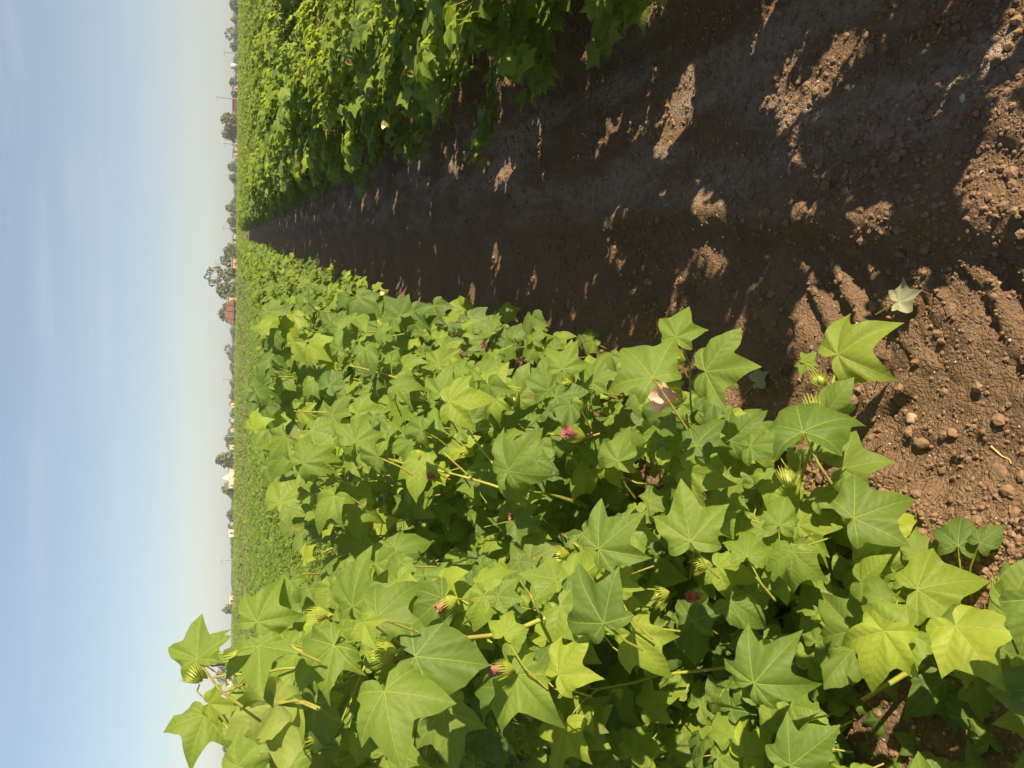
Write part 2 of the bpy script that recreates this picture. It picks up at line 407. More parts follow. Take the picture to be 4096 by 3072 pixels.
# ------------------------------------------------------------------ leaves
def leaf_geo(nth, nr, lobes, cup=.2, fold=.12, wav=.05, curl=.25, seed=0, twist=0.0):
    """palmate leaf, base at origin, middle lobe along +X (length 1), normal +Z"""
    r_ = np.random.default_rng(seed)
    amax = R(158)
    tips = [R(l[0]) for l in lobes]
    th = np.linspace(-amax, amax, nth)
    for t in tips: th[np.argmin(np.abs(th - t))] = t
    th = np.sort(th)
    rr = np.linspace(.02, 1.15, 420)
    best = np.full(nth, .10)
    for (ang, ln, wd) in lobes:
        d = np.abs(th - R(ang))
        a = rr[None] * np.cos(d)[:, None] / ln; b = rr[None] * np.sin(d)[:, None] / ln
        t = np.clip((a - .36) / .64, 0, 1)
        if wd < 0: wdt = -wd * np.sqrt(np.clip(1 - ((a - .5) / .5) ** 2, 0, 1))
        else: wdt = np.where(a < .36, np.clip(a / .36, 0, 1) ** .55, (1 - t ** 1.9) ** 1.2) * wd
        ins = (b <= wdt) & (a > 0) & (a <= 1) & (d < 1.5)[:, None]
        best = np.maximum(best, np.where(ins, rr[None], 0).max(1))
    sm = best.copy()
    for _ in range(2): sm[1:-1] = .25 * sm[:-2] + .5 * sm[1:-1] + .25 * sm[2:]
    pk = np.array([min(abs(q - R(l[0])) for l in lobes if l[2] > 0) for q in th]); kk = np.clip((pk - R(4)) / R(9), 0, 1)
    best = best * (1 - kk) + sm * kk
    for t in range(nth):
        if not any(abs(th[t] - k) < 1e-6 for k in tips): best[t] *= 1 + .035 * (r_.random() - .5)
    rho = np.linspace(0, 1, nr + 1)[1:] ** .85
    rad = best[:, None] * rho[None]; TH = np.repeat(th[:, None], nr, 1)
    # vein coordinates
    dv = np.stack([np.abs(TH - t) for t in tips]); k = dv.argmin(0); dmin = np.minimum(dv.min(0), R(75))
    va = rad * np.cos(dmin); vb = rad * np.sin(dmin)
    X = rad * np.cos(TH); Y = rad * np.sin(TH)
    ln = np.array([l[1] for l in lobes])[k]
    Z = -cup * rad ** 2 * .55 + fold * vb * 1.0 + wav * np.sin(TH * 5 + r_.random() * 6) * rad ** 2 + wav * .7 * np.sin(TH * 11 + r_.random() * 6) * rad ** 2
    Z -= curl * np.clip(va / ln - .55, 0, 1) ** 2 * 1.2
    Z += twist * Y * X
    v = np.concatenate([[[0, 0, 0]], np.stack([X, Y, Z], -1).reshape(-1, 3)])
    uv = np.concatenate([[[0, 0]], np.stack([va, vb], -1).reshape(-1, 2)])
    f = []
    for i in range(nth - 1):
        o0 = 1 + i * nr; o1 = 1 + (i + 1) * nr
        f.append([0, o0, o1])
        for j in range(nr - 1): f.append([o0 + j, o0 + j + 1, o1 + j + 1, o1 + j])
    return v, f, uv
def lobeset(kind, r_):
    j = lambda s: s * (r_.random() - .5)
    if kind == 3: return [(0, 1, .27 + j(.06)), (56 + j(14), .82 + j(.2), .27 + j(.05)), (-56 + j(14), .82 + j(.2), .27 + j(.05)), (112 + j(14), .46 + j(.1), -.28), (-112 + j(14), .46 + j(.1), -.28)]
    if kind == 5: return [(0, 1, .24 + j(.04)), (50 + j(8), .88 + j(.12), .25), (-50 + j(8), .88 + j(.12), .25), (100 + j(8), .50 + j(.16), .27), (-100 + j(8), .50 + j(.16), .27), (134, .34, -.20), (-134, .34, -.20)]
    if kind == 1: return [(0, 1, .42 + j(.06)), (58, .56 + j(.1), .36), (-58, .56 + j(.1), .36), (112, .48, -.34), (-112, .48, -.34)]   # nearly entire
    if kind == 2: return [(0, 1, .30), (66, .96, .32), (-50, .72, .27), (120, .52, -.32), (-110, .48, -.32)]     # lopsided
    if kind == -2: return [(a if a == 0 else -a, l, w_) for a, l, w_ in lobeset(2, r_)]
# detailed leaves for the plants beside the camera
HERO = {}
for kind in (3, 5, 1, 2, -2):
    HERO[kind] = []
    for q in range(9):
        r_ = np.random.default_rng(100 + kind * 10 + q)
        v, f, uv = leaf_geo(57, 9, lobeset(kind, r_), .10 + .85 * r_.random(), .10 + .40 * r_.random(), .06 + .10 * r_.random(), .1 + .8 * r_.random(), 50 + q, .5 * (r_.random() - .5))
        HERO[kind].append(mesh_from('leaf', v, f, M_leaf, True, uv, np.full(len(v), .13 * q)))
v, f, uv = leaf_geo(57, 9, lobeset(3, np.random.default_rng(5)), -.1, .38, .07, .5, 77)
FOLDED = mesh_from('young_leaf', v, f, M_leaf, True, uv, np.full(len(v), .9))
v, f, uv = leaf_geo(45, 8, lobeset(3, np.random.default_rng(6)), -.7, .35, .14, -.6, 78)
DRY = mesh_from('withered_leaf', v, f, M_dry, True, uv)
MIDV = []
for q in range(8):
    r_ = np.random.default_rng(300 + q)
    MIDV.append(leaf_geo(27, 4, lobeset([3, 3, 5, 3, 2, 3, 1, -2][q], r_), .15 + .4 * r_.random(), .1 + .28 * r_.random(), .09, .6 * r_.random(), 60 + q, .6 * (r_.random() - .5)))
YNG = leaf_geo(19, 3, lobeset(3, np.random.default_rng(9)), 0, .9, .05, .5, 91)

def frame(n, tdir):
    n = nrm(n); t = nrm(np.asarray(tdir) - n * (np.asarray(tdir) @ n)); b = np.cross(n, t)
    return np.stack([t, b, n], 1)        # columns

# ------------------------------------------------------------------ buds and flowers
def bract_cluster(seed=0, flat=1.0):
    """cotton square: three toothed bracts closing round a bud, axis +Z, about 3.5 cm"""
    r_ = np.random.default_rng(seed); b = MB()
    for k in range(3):
        a0 = k * 2 * math.pi / 3 + r_.random() * .3
        def surf(u, t):                  # u across -1..1, t along 0..1
            ang = a0 + u * 1.15
            rad = (.004 + .0115 * math.sin(min(1, t) * 2.2)) * (1 + .12 * k / 3) + .006 * max(0, t - .55) * flat
            return np.array([math.cos(ang) * rad, math.sin(ang) * rad, .033 * t - .004])
        N = 9
        for i in range(N):
            u0, u1 = -1 + 2 * i / N, -1 + 2 * (i + 1) / N; um = (u0 + u1) / 2
            tb = .55 - .30 * um * um; tt = tb + (.58 - .25 * um * um) * (.75 + .5 * r_.random())
            pts = [surf(u0 * .25, 0.02), surf(u1 * .25, .02), surf(u1 * .8, tb * .5), surf(u1, tb), surf(um + .04 * (r_.random() - .5), tt), surf(u0, tb), surf(u0 * .8, tb * .5)]
            b.add(np.array(pts), [[0, 1, 2, 6], [6, 2, 3, 5], [5, 3, 4]])
    return b.mesh('flower_bud', M_bract)
BUDS = [bract_cluster(i, 1 + .8 * i) for i in range(4)]
def bud_core():
    v = []; f = []
    for i in range(6):
        t = i / 5; r = .0075 * math.sin(math.pi * (.12 + .83 * t) ** .8)
        for k in range(8): v.append([r * math.cos(k * math.pi / 4), r * math.sin(k * math.pi / 4), .022 * t])
    for i in range(5):
        for k in range(8): f.append([i * 8 + k, i * 8 + (k + 1) % 8, (i + 1) * 8 + (k + 1) % 8, (i + 1) * 8 + k])
    return mesh_from('bud', np.array(v), f, M_budc)
CORE = bud_core()
def petals(mat, open_=.35, ln=.045, seed=0, crumple=.08):
    r_ = np.random.default_rng(seed); b = MB()
    for k in range(5):
        a0 = k * 2 * math.pi / 5; v = []; nu, ntt = 9, 8
        for j in range(ntt):
            t = j / (ntt - 1)
            rad = .005 + ln * open_ * t ** 1.2
            wd = 1.25 * (.35 + .65 * math.sin(min(1, t * 1.15) * 1.7))
            for i in range(nu):
                u = -1 + 2 * i / (nu - 1)
                ang = a0 + u * wd * .62 + t * .5
                rr_ = rad * (1 + .22 * u) * (1 + crumple * (r_.random() - .5))
                z = .012 + ln * t * (1 - .14 * u * u * t) + ln * crumple * .5 * (r_.random() - .5) * t
                v.append([rr_ * math.cos(ang), rr_ * math.sin(ang), z])
        f = [[j * nu + i, j * nu + i + 1, (j + 1) * nu + i + 1, (j + 1) * nu + i] for j in range(ntt - 1) for i in range(nu - 1)]
        b.add(np.array(v), f)
    return b.mesh('petals', mat)
PET = {'pink': petals(M_pink, .42, .040, 1, .10), 'rose': petals(M_rose, .20, .030, 2, .22), 'cream': petals(M_cream, .5, .045, 3, .06), 'withered': petals(M_withered, .14, .028, 4, .35)}

def put_bud(parent, p, axis, s=1.0, k=0):
    Mx = frame(axis, [.3, .5, .1] if abs(nrm(axis)[2]) > .9 else [0, 0, 1]); m4 = Matrix.Identity(4)
    for i in range(3):
        for j in range(3): m4[i][j] = Mx[i][j] * s
        m4[i][3] = p[i]
    o = obj('flower_bud', BUDS[k % 4], parent); o.matrix_basis = parent.matrix_basis.inverted() @ m4
    c = obj('bud', CORE, o)
    return o
def put_flower(parent, p, axis, kind, s=1.0, label=None):
    Mx = frame(axis, [.3, .5, .1] if abs(nrm(axis)[2]) > .9 else [0, 0, 1]); m4 = Matrix.Identity(4)
    for i in range(3):
        for j in range(3): m4[i][j] = Mx[i][j] * s
        m4[i][3] = p[i]
    o = obj('flower', PET[kind], parent); o.matrix_basis = parent.matrix_basis.inverted() @ m4
    obj('bract', BUDS[1], o)
    if label: o['label'] = label
    return o

# ------------------------------------------------------------------ generic cotton plant (origin at its root)
def plant_layout(seed, height=1.0, radius=.46, nleaf=95, low=1.0):
    """list of (leaf base, normal, tip direction, length, petiole root) plus branch polylines"""
    r_ = np.random.default_rng(seed); leaves = []; stems = []
    lean = np.array([r_.normal() * .06, r_.normal() * .06])
    axis = lambda z: np.array([lean[0] * z + .02 * math.sin(z * 9 + seed), lean[1] * z + .02 * math.cos(z * 8), z])
    stems.append(([axis(z) for z in np.linspace(-.03, height, 9)], .009, .003))
    nb = 15; per = nleaf / (nb * 4.6)
    for k in range(nb):
        zf = .05 + .93 * (k + r_.random()) / nb
        az = k * 2.4 + r_.random() * .8; out = np.array([math.cos(az), math.sin(az), 0])
        prof = (1 - .50 * zf ** 2) * (.80 + .2 * min(1, zf / .3)) * (1 + (low - 1) * max(0, 1 - zf / .55))
        ln = radius * prof * (.75 + .45 * r_.random()) * (.55 if zf > .9 else 1)
        p0 = axis(zf * height); p1 = p0 + out * ln * .6 + np.array([0, 0, .14 * ln]); p2 = p0 + out * ln + np.array([0, 0, .30 * ln - .05 * (1 - zf) - .12 * (low - 1) * (1 - zf)])
        stems.append(([p0, p1, p2], .0048, .0022))
        n = max(3, int(round((4 + 2.2 * r_.random()) * per + .4)))
        for i in range(n):
            t = .12 + .9 * (i + r_.random()) / n
            q = p0 + (p2 - p0) * min(t, 1) + out * 0
            side = np.array([-out[1], out[0], 0]) * (1 if (i + k) % 2 else -1)
            pd = nrm(out * .5 + side * (.4 + .6 * r_.random()) + np.array([0, 0, .55 + .5 * r_.random()]) + r_.normal(size=3) * .25)
            base = q + pd * (.05 + .07 * r_.random())
            nn = nrm(np.array([0, 0, .55]) + sun_dir * .75 + out * .28 + r_.normal(size=3) * .33)
            td = nrm(out * .55 + side * .3 + np.array([0, 0, -.30]) + r_.normal(size=3) * .55)
            L_ = (.052 + .044 * r_.random()) * (1.05 - .35 * max(0, zf - .75) / .25)
            leaves.append((base, nn, td, L_, q, r_.random()))
    for i in range(7):                   # small leaves at the growing tip
        a = r_.random() * 6.3; o_ = np.array([math.cos(a), math.sin(a), 0])
        q = axis(height * (.93 + .07 * r_.random())); base = q + o_ * .03 + np.array([0, 0, .035 * r_.random()])
        leaves.append((base, nrm(sun_dir + [0, 0, .5] + r_.normal(size=3) * .4), nrm(o_ + [0, 0, .1]), .035 + .03 * r_.random(), q, .8 + .2 * r_.random()))
    return leaves, stems
def petiole(b, q, base, n, mat=0):
    q = np.asarray(q); mid = (q + base) / 2 - np.asarray(n) * .012 + np.array([0, 0, .008])
    b.tube([q, mid, base], .0021, .0014, 4, 0.0, mat)
def plant_meshes(seed, **kw):
    leaves, stems = plant_layout(seed, **kw)
    fo = MB(); st = MB()
    for pts, a, b_ in stems: st.tube(pts, a, b_, 6)
    for i, (base, n, td, L_, q, rn) in enumerate(leaves):
        v, f, uv = (YNG if L_ < .055 else MIDV[(i * 5 + seed) % 8])
        fo.add(base + (v * L_) @ frame(n, td).T, f, uv, rn)
        petiole(st, q, base, n)
    return fo.mesh('foliage', M_leaf), st.mesh('stem', M_stem), leaves

# ------------------------------------------------------------------ the plants beside the camera, leaf by leaf
CR = {'A': (700, 2300, 2.149), 'B': (1400, 2300, 2.149), 'C': (2200, 2000, 2.074), 'D': (1000, 1600, 2.37), 'E': (1400, 1300, 2.212),
      'F': (3000, 2200, 1.9024), 'G': (1600, 1800, 2.074), 'H': (2200, 1300, 2.074), 'I': (3100, 1400, 2.0733), 'J': (2400, 700, 2.073), 'K': (3200, 700, 2.0737)}
def P_(c, x, y): o = CR[c]; return o[0] + x / o[2], o[1] + y / o[2]
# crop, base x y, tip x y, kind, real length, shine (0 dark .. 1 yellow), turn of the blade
LV = """A 180 735 400 410 3 .085 .7 0|A 705 405 870 0 5 .100 .6 0|A 1370 605 905 960 5 .110 .5 0|A 1525 270 1565 -244 3 .105 .45 0|A 1735 365 2080 0 3 .095 .4 0
A 720 610 740 1060 F .085 .6 1|A 740 620 905 770 1 .055 .6 0|A 885 1090 500 1365 1 .085 .97 -1|A 880 1110 975 1655 1 .100 .95 -1|A 290 1105 545 1130 F .055 .75 0
A 260 1200 70 1655 3 .095 .65 0|A 1800 1000 1885 1655 2 .115 .55 0|A 1300 1690 1610 1530 3 .085 .7 0|A 1620 400 1735 650 F .050 .8 0|A 1215 1100 1000 1480 1 .085 .1 0|A 1210 1110 1140 1600 1 .095 .2 0
A 985 50 890 330 1 .07 .4 0|A 600 580 370 790 1 .06 .25 0|A 1560 640 1370 940 3 .08 .15 0|A 180 740 20 925 1 .05 .5 0|A 190 720 218 320 F .07 .6 0
B 795 1160 890 1690 3 .110 .45 0|B 1425 860 1750 1275 -2 .105 .6 0|B 1845 1280 1740 1750 5 .105 .93 0|B 1790 855 2055 490 3 .090 .92 0|B 800 200 440 460 3 .095 .15 0|B 1325 515 1390 270 3 .050 .8 0
B 560 700 1180 760 1 .12 .2 0|B 1070 1640 1080 1300 3 .085 .25 0|B 1250 1320 1210 1640 1 .08 .2 0|B 1080 760 950 1000 1 .08 .2 0|B 1290 980 1000 930 3 .09 .1 0
C 405 405 770 75 5 .105 .35 0|C 1165 340 1075 -190 3 .115 .62 0|C 1390 560 1730 660 3 .085 .75 0|C 445 1020 135 540 3 .110 .2 0|C 685 1110 965 1515 3 .100 .82 0|C 540 735 665 520 3 .055 .75 0
C 1690 1520 2060 1100 5 .115 .3 0|C 1635 465 1660 190 3 .075 .6 0|C 1490 835 1800 1040 1 .085 .35 0|C 1840 1000 2060 980 3 .085 .15 0|C 1190 1010 1270 650 3 .10 .1 0|C 1185 1010 1240 1380 1 .095 .15 0
C 790 1720 1060 1595 3 .085 .75 0|C 245 90 90 260 3 .085 .15 0|C 800 560 1130 600 1 .095 .25 0|C 1530 1190 1340 1080 3 .085 .3 0|C 120 1330 330 1440 1 .07 .3 0|C 1050 1180 900 1450 1 .09 .2 0|C 330 1300 470 1230 1 .06 .2 0
D 325 345 150 590 5 .085 .55 0|D 990 405 1115 85 3 .090 .6 0|D 965 535 1075 750 F .070 .6 0|D 800 910 550 1215 3 .095 .6 0|D 1015 1015 1010 1370 3 .100 .65 0|D 500 600 775 405 3 .085 .5 0|D 500 600 515 840 1 .07 .7 0
D 1085 760 1290 790 3 .075 .4 0|D 1530 390 1270 490 3 .090 .45 0|D 1380 1410 1720 1300 1 .090 .4 0|D 1105 1300 750 1470 3 .11 .2 0|D 1800 320 1700 40 3 .095 .6 0|D 1540 1000 1290 1130 3 .09 .25 0|D 1680 1400 1880 1250 1 .09 .4 0
D 400 200 300 60 3 .07 .4 0|D 1210 540 960 520 1 .07 .6 0|D 1420 130 1300 260 3 .07 .35 0
E 780 345 825 90 5 .090 .65 0|E 1215 600 1400 310 5 .105 .78 0|E 875 680 1255 610 3 .105 .78 0|E 810 620 870 320 3 .095 .6 0|E 405 535 680 510 3 .085 .4 0|E 180 565 15 590 5 .070 .6 0|E 1880 390 2010 110 3 .085 .6 0
E 1755 580 1710 260 3 .095 .3 0|E 1400 1290 1640 930 3 .115 .4 0|E 1400 1310 1500 1560 1 .085 .4 0|E 1560 930 1810 830 1 .085 .35 0|E 1440 830 1640 660 1 .085 .4 0|E 45 1035 150 740 3 .09 .6 0|E 1285 665 1300 860 5 .055 .75 0
E 2085 105 2130 0 3 .06 .4 0|E 1620 130 1690 -40 3 .07 .45 0|E 610 1205 530 1540 3 .095 .75 0|E 130 200 210 360 1 .075 .3 0|E 1170 100 1250 -60 3 .075 .5 0|E 1800 200 1720 60 1 .07 .25 0
E 650 420 760 330 1 .05 .5 0|E 990 410 960 280 1 .05 .55 0|E 360 330 420 210 3 .05 .5 0|E 640 930 420 870 1 .07 .4 0|E 760 960 690 760 1 .08 .5 0
H 345 475 435 180 3 .095 .45 0|H 850 435 570 85 3 .105 .5 0|H 1290 385 1720 335 3 .105 .55 0|H 1290 395 1545 485 1 .07 .55 0|J 630 1345 715 1040 3 .080 .55 0|H 1130 1205 1480 1340 3 .100 .7 0|H 1440 1170 1430 865 3 .090 .6 0
H 435 1140 730 1165 5 .095 .8 0|H 880 960 1200 860 3 .095 .25 0|H 495 680 605 620 1 .06 .6 0|H 1500 960 1755 705 3 .100 .2 0|H 320 1200 160 1400 1 .085 .7 0|H 820 1460 1060 1370 3 .08 .45 0|H 560 1130 610 800 3 .08 .5 0|H 980 1060 1060 1160 1 .042 .8 0|H 960 1050 900 1140 1 .04 .8 0
H 1210 720 1390 500 3 .09 .15 0|H 1000 720 740 680 1 .085 .2 0|H 1210 1000 1430 720 3 .09 .1 0|H 1660 1010 1960 930 1 .08 .3 0|H 1850 1010 1740 800 1 .08 .7 0|H 1900 1660 1960 1380 1 .07 .5 0|H 700 1400 560 1300 1 .07 .35 0|H 120 1010 40 830 1 .07 .15 0|H 170 660 110 840 1 .06 .2 0
K 310 1490 745 1160 3 .125 .72 0|I 230 680 130 260 -2 .095 .2 0|I 400 560 600 260 1 .085 .45 0|I 330 780 640 795 1 .070 .65 0|I 170 860 150 1040 1 .045 .5 0|I 555 980 985 905 2 .095 .5 2|I 190 1455 600 1395 3 .100 .7 0
I 655 1395 1190 1180 3 .120 .3 0|I 1520 1620 1540 1270 3 .095 .1 0|I 255 105 345 10 F .045 .7 0|I 250 110 210 225 F .045 .6 0|I 1000 1560 950 1380 1 .055 .5 0|I 1180 1700 1210 1440 3 .08 .6 0|I 1700 1600 1880 1440 1 .07 .1 0|I 340 1240 550 1110 1 .06 .5 0
F 1270 300 1835 150 3 .125 .7 0|F 1290 310 1480 665 1 .100 .65 0|F 1015 615 870 1085 5 .095 .93 0|F 800 610 460 300 3 .110 .5 0|F 780 760 550 1055 1 .095 .45 0|F 1720 1040 2085 1260 3 .115 .7 0|F 1985 620 2110 900 1 .095 .7 0
F 1470 985 1170 1290 3 .105 .2 0|F 305 1640 690 1340 3 .105 .3 0|F -40 1570 175 1350 3 .085 .95 0|F 1420 1660 1475 1415 3 .085 .8 0|F 1780 1740 2055 1420 3 .110 .6 0|F 1150 1720 980 1555 3 .075 .6 0|F 850 1090 1105 1305 1 .085 .2 0
F 2000 245 1950 60 1 .075 .35 0|F 550 180 760 150 1 .07 .5 2|F 1000 380 945 150 1 .055 .4 1|F 1400 640 1320 830 F .05 .7 0|F 750 1280 600 1100 3 .08 .15 0|F 150 1000 340 760 1 .09 .3 0|F 1650 1280 1480 1080 1 .085 .15 0|F 1820 1470 1740 1180 1 .08 .35 0|F 1060 1120 1010 880 1 .07 .2 0|F 900 1470 1050 1600 1 .09 .35 0|F 1000 1290 850 1430 1 .09 .25 0|F 1270 1480 1080 1390 3 .10 .3 0|F 700 1560 900 1500 1 .09 .4 0"""
heroes = []
hr = np.random.default_rng(11)
for part in LV.replace('\n', '|').split('|'):
    t = part.split()
    b = P_(t[0], float(t[1]), float(t[2])); tp = P_(t[0], float(t[3]), float(t[4]))
    kind = t[5]; Lr = float(t[6]); shine = float(t[7]); mode = int(t[8])
    d0 = ray(*b); d1 = ray(*tp); toc = -nrm(d0)
    n = nrm(toc * .55 + sun_dir * .42 + np.array([0, 0, .28]) + hr.normal(size=3) * .27)
    while n @ toc < .70: n = nrm(n + toc * .15)
    # unit-depth leaf: base at d0, tip where its ray meets the blade plane
    k = (d0 @ n) / (d1 @ n); k = min(max(k, .80), 1.25)
    vec = d1 * k - d0; depth = Lr / np.linalg.norm(vec)
    base = CAM + d0 * depth; tdir = nrm(vec)
    if base[2] < .05: s_ = (CAM[2] - .05) / (CAM[2] - base[2]); depth *= s_; base = CAM + d0 * depth; Lr *= s_
    if kind == '5' and len(heroes) % 2: kind = '3'
    heroes.append(dict(b=b, t=tp, base=base, td=tdir, n=n * (-1 if mode == -1 else 1), L=Lr, kind=kind, shine=shine, depth=depth, mode=mode))
HP = np.array([(h['b'][0] * .6 + h['t'][0] * .4, h['b'][1] * .6 + h['t'][1] * .4) for h in heroes]); HD = np.array([h['depth'] for h in heroes])
HR = np.array([math.hypot(h['b'][0] - h['t'][0], h['b'][1] - h['t'][1]) for h in heroes])
def depth_at(px, py):
    d2 = (HP[:, 0] - px) ** 2 + (HP[:, 1] - py) ** 2
    i = np.argsort(d2)[:4]; w_ = 1 / (d2[i] + 400); return float((HD[i] * w_).sum() / w_.sum())

near_roots = [(-.62, .62), (-.72, .98), (-.80, 1.36), (-.84, 1.76), (-.88, 2.20), (-.90, 2.66)]
near_labels = ['broad leaved cotton plant closest to the camera, filling the lower right corner of the photo',
               'tall cotton plant whose top leaves stand against the pale sky at the bottom edge',
               'cotton plant just behind the tall one, with long bare reddish stalks among large leaves',
               'cotton plant with the open pink flower at the edge of the bare soil',
               'cotton plant with a bright five lobed leaf spread wide, beyond the pink flower',
               'cotton plant at the far end of the close large leaved group']
plants = [thing('cotton_plant', (x, y, gz_at(x, y)), lb, 'cotton plant', 'large leaved cotton plants closest to the camera') for (x, y), lb in zip(near_roots, near_labels)]
bpy.context.view_layer.update()
NR = np.array(near_roots)
def owner(p): return int(np.argmin((NR[:, 1] - p[1] + .0) ** 2 + .25 * (NR[:, 0] - p[0]) ** 2))
fol = [MB() for _ in plants]
for i, h in enumerate(heroes):
    ow = owner(h['base']); h['ow'] = ow; pl = plants[ow]
    if h['kind'] == 'F': me = FOLDED
    else: me = HERO[int(h['kind'])][i % 9]
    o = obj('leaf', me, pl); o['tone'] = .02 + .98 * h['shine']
    fr = frame(h['n'], h['td']) * h['L']
    m4 = Matrix([[*fr[k], h['base'][k]] for k in range(3)] + [[0, 0, 0, 1]])
    o.matrix_basis = pl.matrix_basis.inverted() @ m4
    # petiole back to the plant
    ax = np.array([NR[ow][0], NR[ow][1], max(.1, h['base'][2] - .10)])
    dirv = nrm(nrm(ax - h['base']) * .8 + np.array([0, 0, -.5]) - h['n'] * .5 - h['td'] * .5)
    q = h['base'] + dirv * (.07 + .05 * hr.random())
    b_ = MB(); inv_ = np.array((pl.matrix_basis @ o.matrix_basis).inverted())
    loc_ = [(inv_ @ np.array([*p_, 1]))[:3] for p_ in (h['base'], (h['base'] + q) / 2 - h['td'] * .01, q)]
    b_.tube(loc_, .0016 / h['L'], .0024 / h['L'], 5); obj('leaf_stalk', b_.mesh('leaf_stalk', M_stem), o)

# stalks that show between the leaves
ST = [("A", [(330, 880), (500, 850), (650, 860), (930, 805), (1290, 785), (1460, 775), (1640, 765)], .0030, .0044),
      ("B", [(135, 765), (300, 700), (480, 620), (700, 590), (930, 548), (1200, 520), (1480, 450), (1660, 375), (1900, 350), (2200, 300)], .0044, .0068),
      ("A", [(820, 490), (980, 595), (1290, 785)], .0026, .0034), ("A", [(470, 1020), (600, 885), (650, 860)], .0022, .0028), ("A", [(890, 1110), (1080, 970), (1290, 785)], .0022, .0030),
      ("A", [(1220, 1640), (1410, 1310), (1560, 950), (1640, 765)], .0024, .0034), ("A", [(1240, 1080), (1430, 960), (1630, 780)], .0022, .0030), ("A", [(240, 760), (370, 850), (500, 850)], .002, .003),
      ("A", [(300, 1110), (190, 1000), (210, 940)], .002, .002), ("A", [(300, 1110), (380, 1230), (460, 1320)], .0025, .003),
      ("B", [(230, 450), (480, 620)], .003, .003), ("B", [(320, 510), (520, 650), (640, 735), (800, 690), (930, 560)], .0032, .0042),
      ("B", [(895, 850), (935, 680), (945, 560)], .0026, .0034), ("B", [(1450, 30), (1560, 190), (1650, 370)], .003, .004), ("B", [(0, 1110), (60, 950), (130, 770)], .0025, .0032),
      ("C", [(300, 1560), (400, 1570), (720, 1510), (900, 1450), (1200, 1420), (1480, 1390), (1600, 1400)], .0036, .0058), ("C", [(1100, 1659), (1140, 1560), (1190, 1430)], .0028, .0034),
      ("C", [(1340, 1080), (1540, 1210), (1700, 1300)], .003, .0038), ("C", [(1160, 650), (1180, 520), (1200, 400)], .0025, .003),
      ("E", [(0, 360), (180, 400), (340, 445), (480, 490)], .0032, .004), ("E", [(260, 1160), (520, 1240), (720, 1275), (1000, 1340), (1240, 1410), (1500, 1500)], .0032, .005),
      ("E", [(1530, 1470), (1730, 1490), (1900, 1530), (2100, 1600)], .004, .0055), ("E", [(1620, 1230), (1690, 1360), (1740, 1480)], .003, .0036), ("E", [(830, 1130), (960, 1250), (1070, 1350)], .003, .0038),
      ("E", [(990, 840), (1080, 980), (1150, 1080), (1270, 1230)], .0032, .004), ("E", [(820, 910), (1000, 930), (1250, 920)], .003, .0036), ("E", [(1770, 965), (1900, 980), (2050, 1010), (2212, 960)], .0035, .004),
      ("G", [(1030, 340), (1220, 360), (1400, 420), (1560, 480)], .0036, .0045), ("G", [(1150, 550), (1320, 680), (1480, 800)], .0034, .0042), ("G", [(700, 640), (870, 600), (990, 580)], .0022, .0026),
      ("D", [(620, 600), (860, 640), (1000, 640), (1290, 630)], .003, .0036), ("D", [(420, 105), (560, 110), (800, 120), (960, 80)], .0028, .0042), ("D", [(1210, 530), (1400, 575), (1500, 620), (1700, 660)], .0032, .004),
      ("H", [(1060, 100), (1110, 200), (1160, 320), (1165, 500), (1165, 620), (1180, 760)], .0022, .0036), ("H", [(880, 470), (960, 560)], .002, .0022), ("H", [(1130, 690), (1135, 830), (1150, 1000)], .0024, .0034), ("H", [(30, 640), (80, 750), (140, 860)], .003, .0034),
      ("H", [(240, 510), (300, 660), (340, 860)], .0026, .0034), ("H", [(335, 580), (325, 760), (345, 900)], .002, .003), ("H", [(880, 1000), (905, 1150), (915, 1310)], .0024, .003), ("H", [(580, 1250), (720, 1310), (900, 1330), (1040, 1260)], .0032, .004),
      ("I", [(520, 110), (480, 270), (430, 450), (390, 600), (300, 800), (250, 960), (210, 1090), (170, 1220)], .0030, .0052), ("I", [(260, 110), (350, 170), (420, 240), (460, 310)], .002, .0028), ("I", [(360, 910), (460, 960), (540, 975)], .0016, .002),
      ("F", [(1620, 690), (1660, 830), (1700, 990)], .0028, .0028), ("F", [(1720, 650), (1830, 730), (1900, 810), (1940, 880)], .0042, .005), ("F", [(1540, 890), (1640, 760), (1720, 660)], .003, .0032), ("F", [(300, 420), (480, 425), (640, 410)], .0025, .003), ("F", [(850, 1335), (1050, 1320), (1250, 1330)], .003, .0035)]
for c, pts, r0, r1 in ST:
    w3 = []
    for j, (x, y) in enumerate(pts):
        px, py = P_(c, x, y); w3.append(CAM + ray(px, py) * (depth_at(px, py) + .03))
    w3 = np.array(w3)
    if len(w3) > 3:                       # smooth the depth along the stalk
        dz = np.array([(p - CAM) @ view for p in w3]); k_ = np.convolve(np.pad(dz, 2, 'edge'), np.ones(5) / 5, 'valid')
        w3 = np.array([CAM + ray(*P_(c, *pts[j])) * k_[j] for j in range(len(pts))])
    fine = []
    for j in range(len(w3) - 1):
        for s_ in (0, .34, .67): fine.append(w3[j] * (1 - s_) + w3[j + 1] * s_)
    fine.append(w3[-1])
    pl = plants[owner(w3.mean(0))]; b_ = MB(); b_.tube([p_ - np.array(pl.location) for p_ in fine], r0 * .72, r1 * .72, 8, .3, cap=True)
    obj('stalk', b_.mesh('stalk', M_stem), pl)

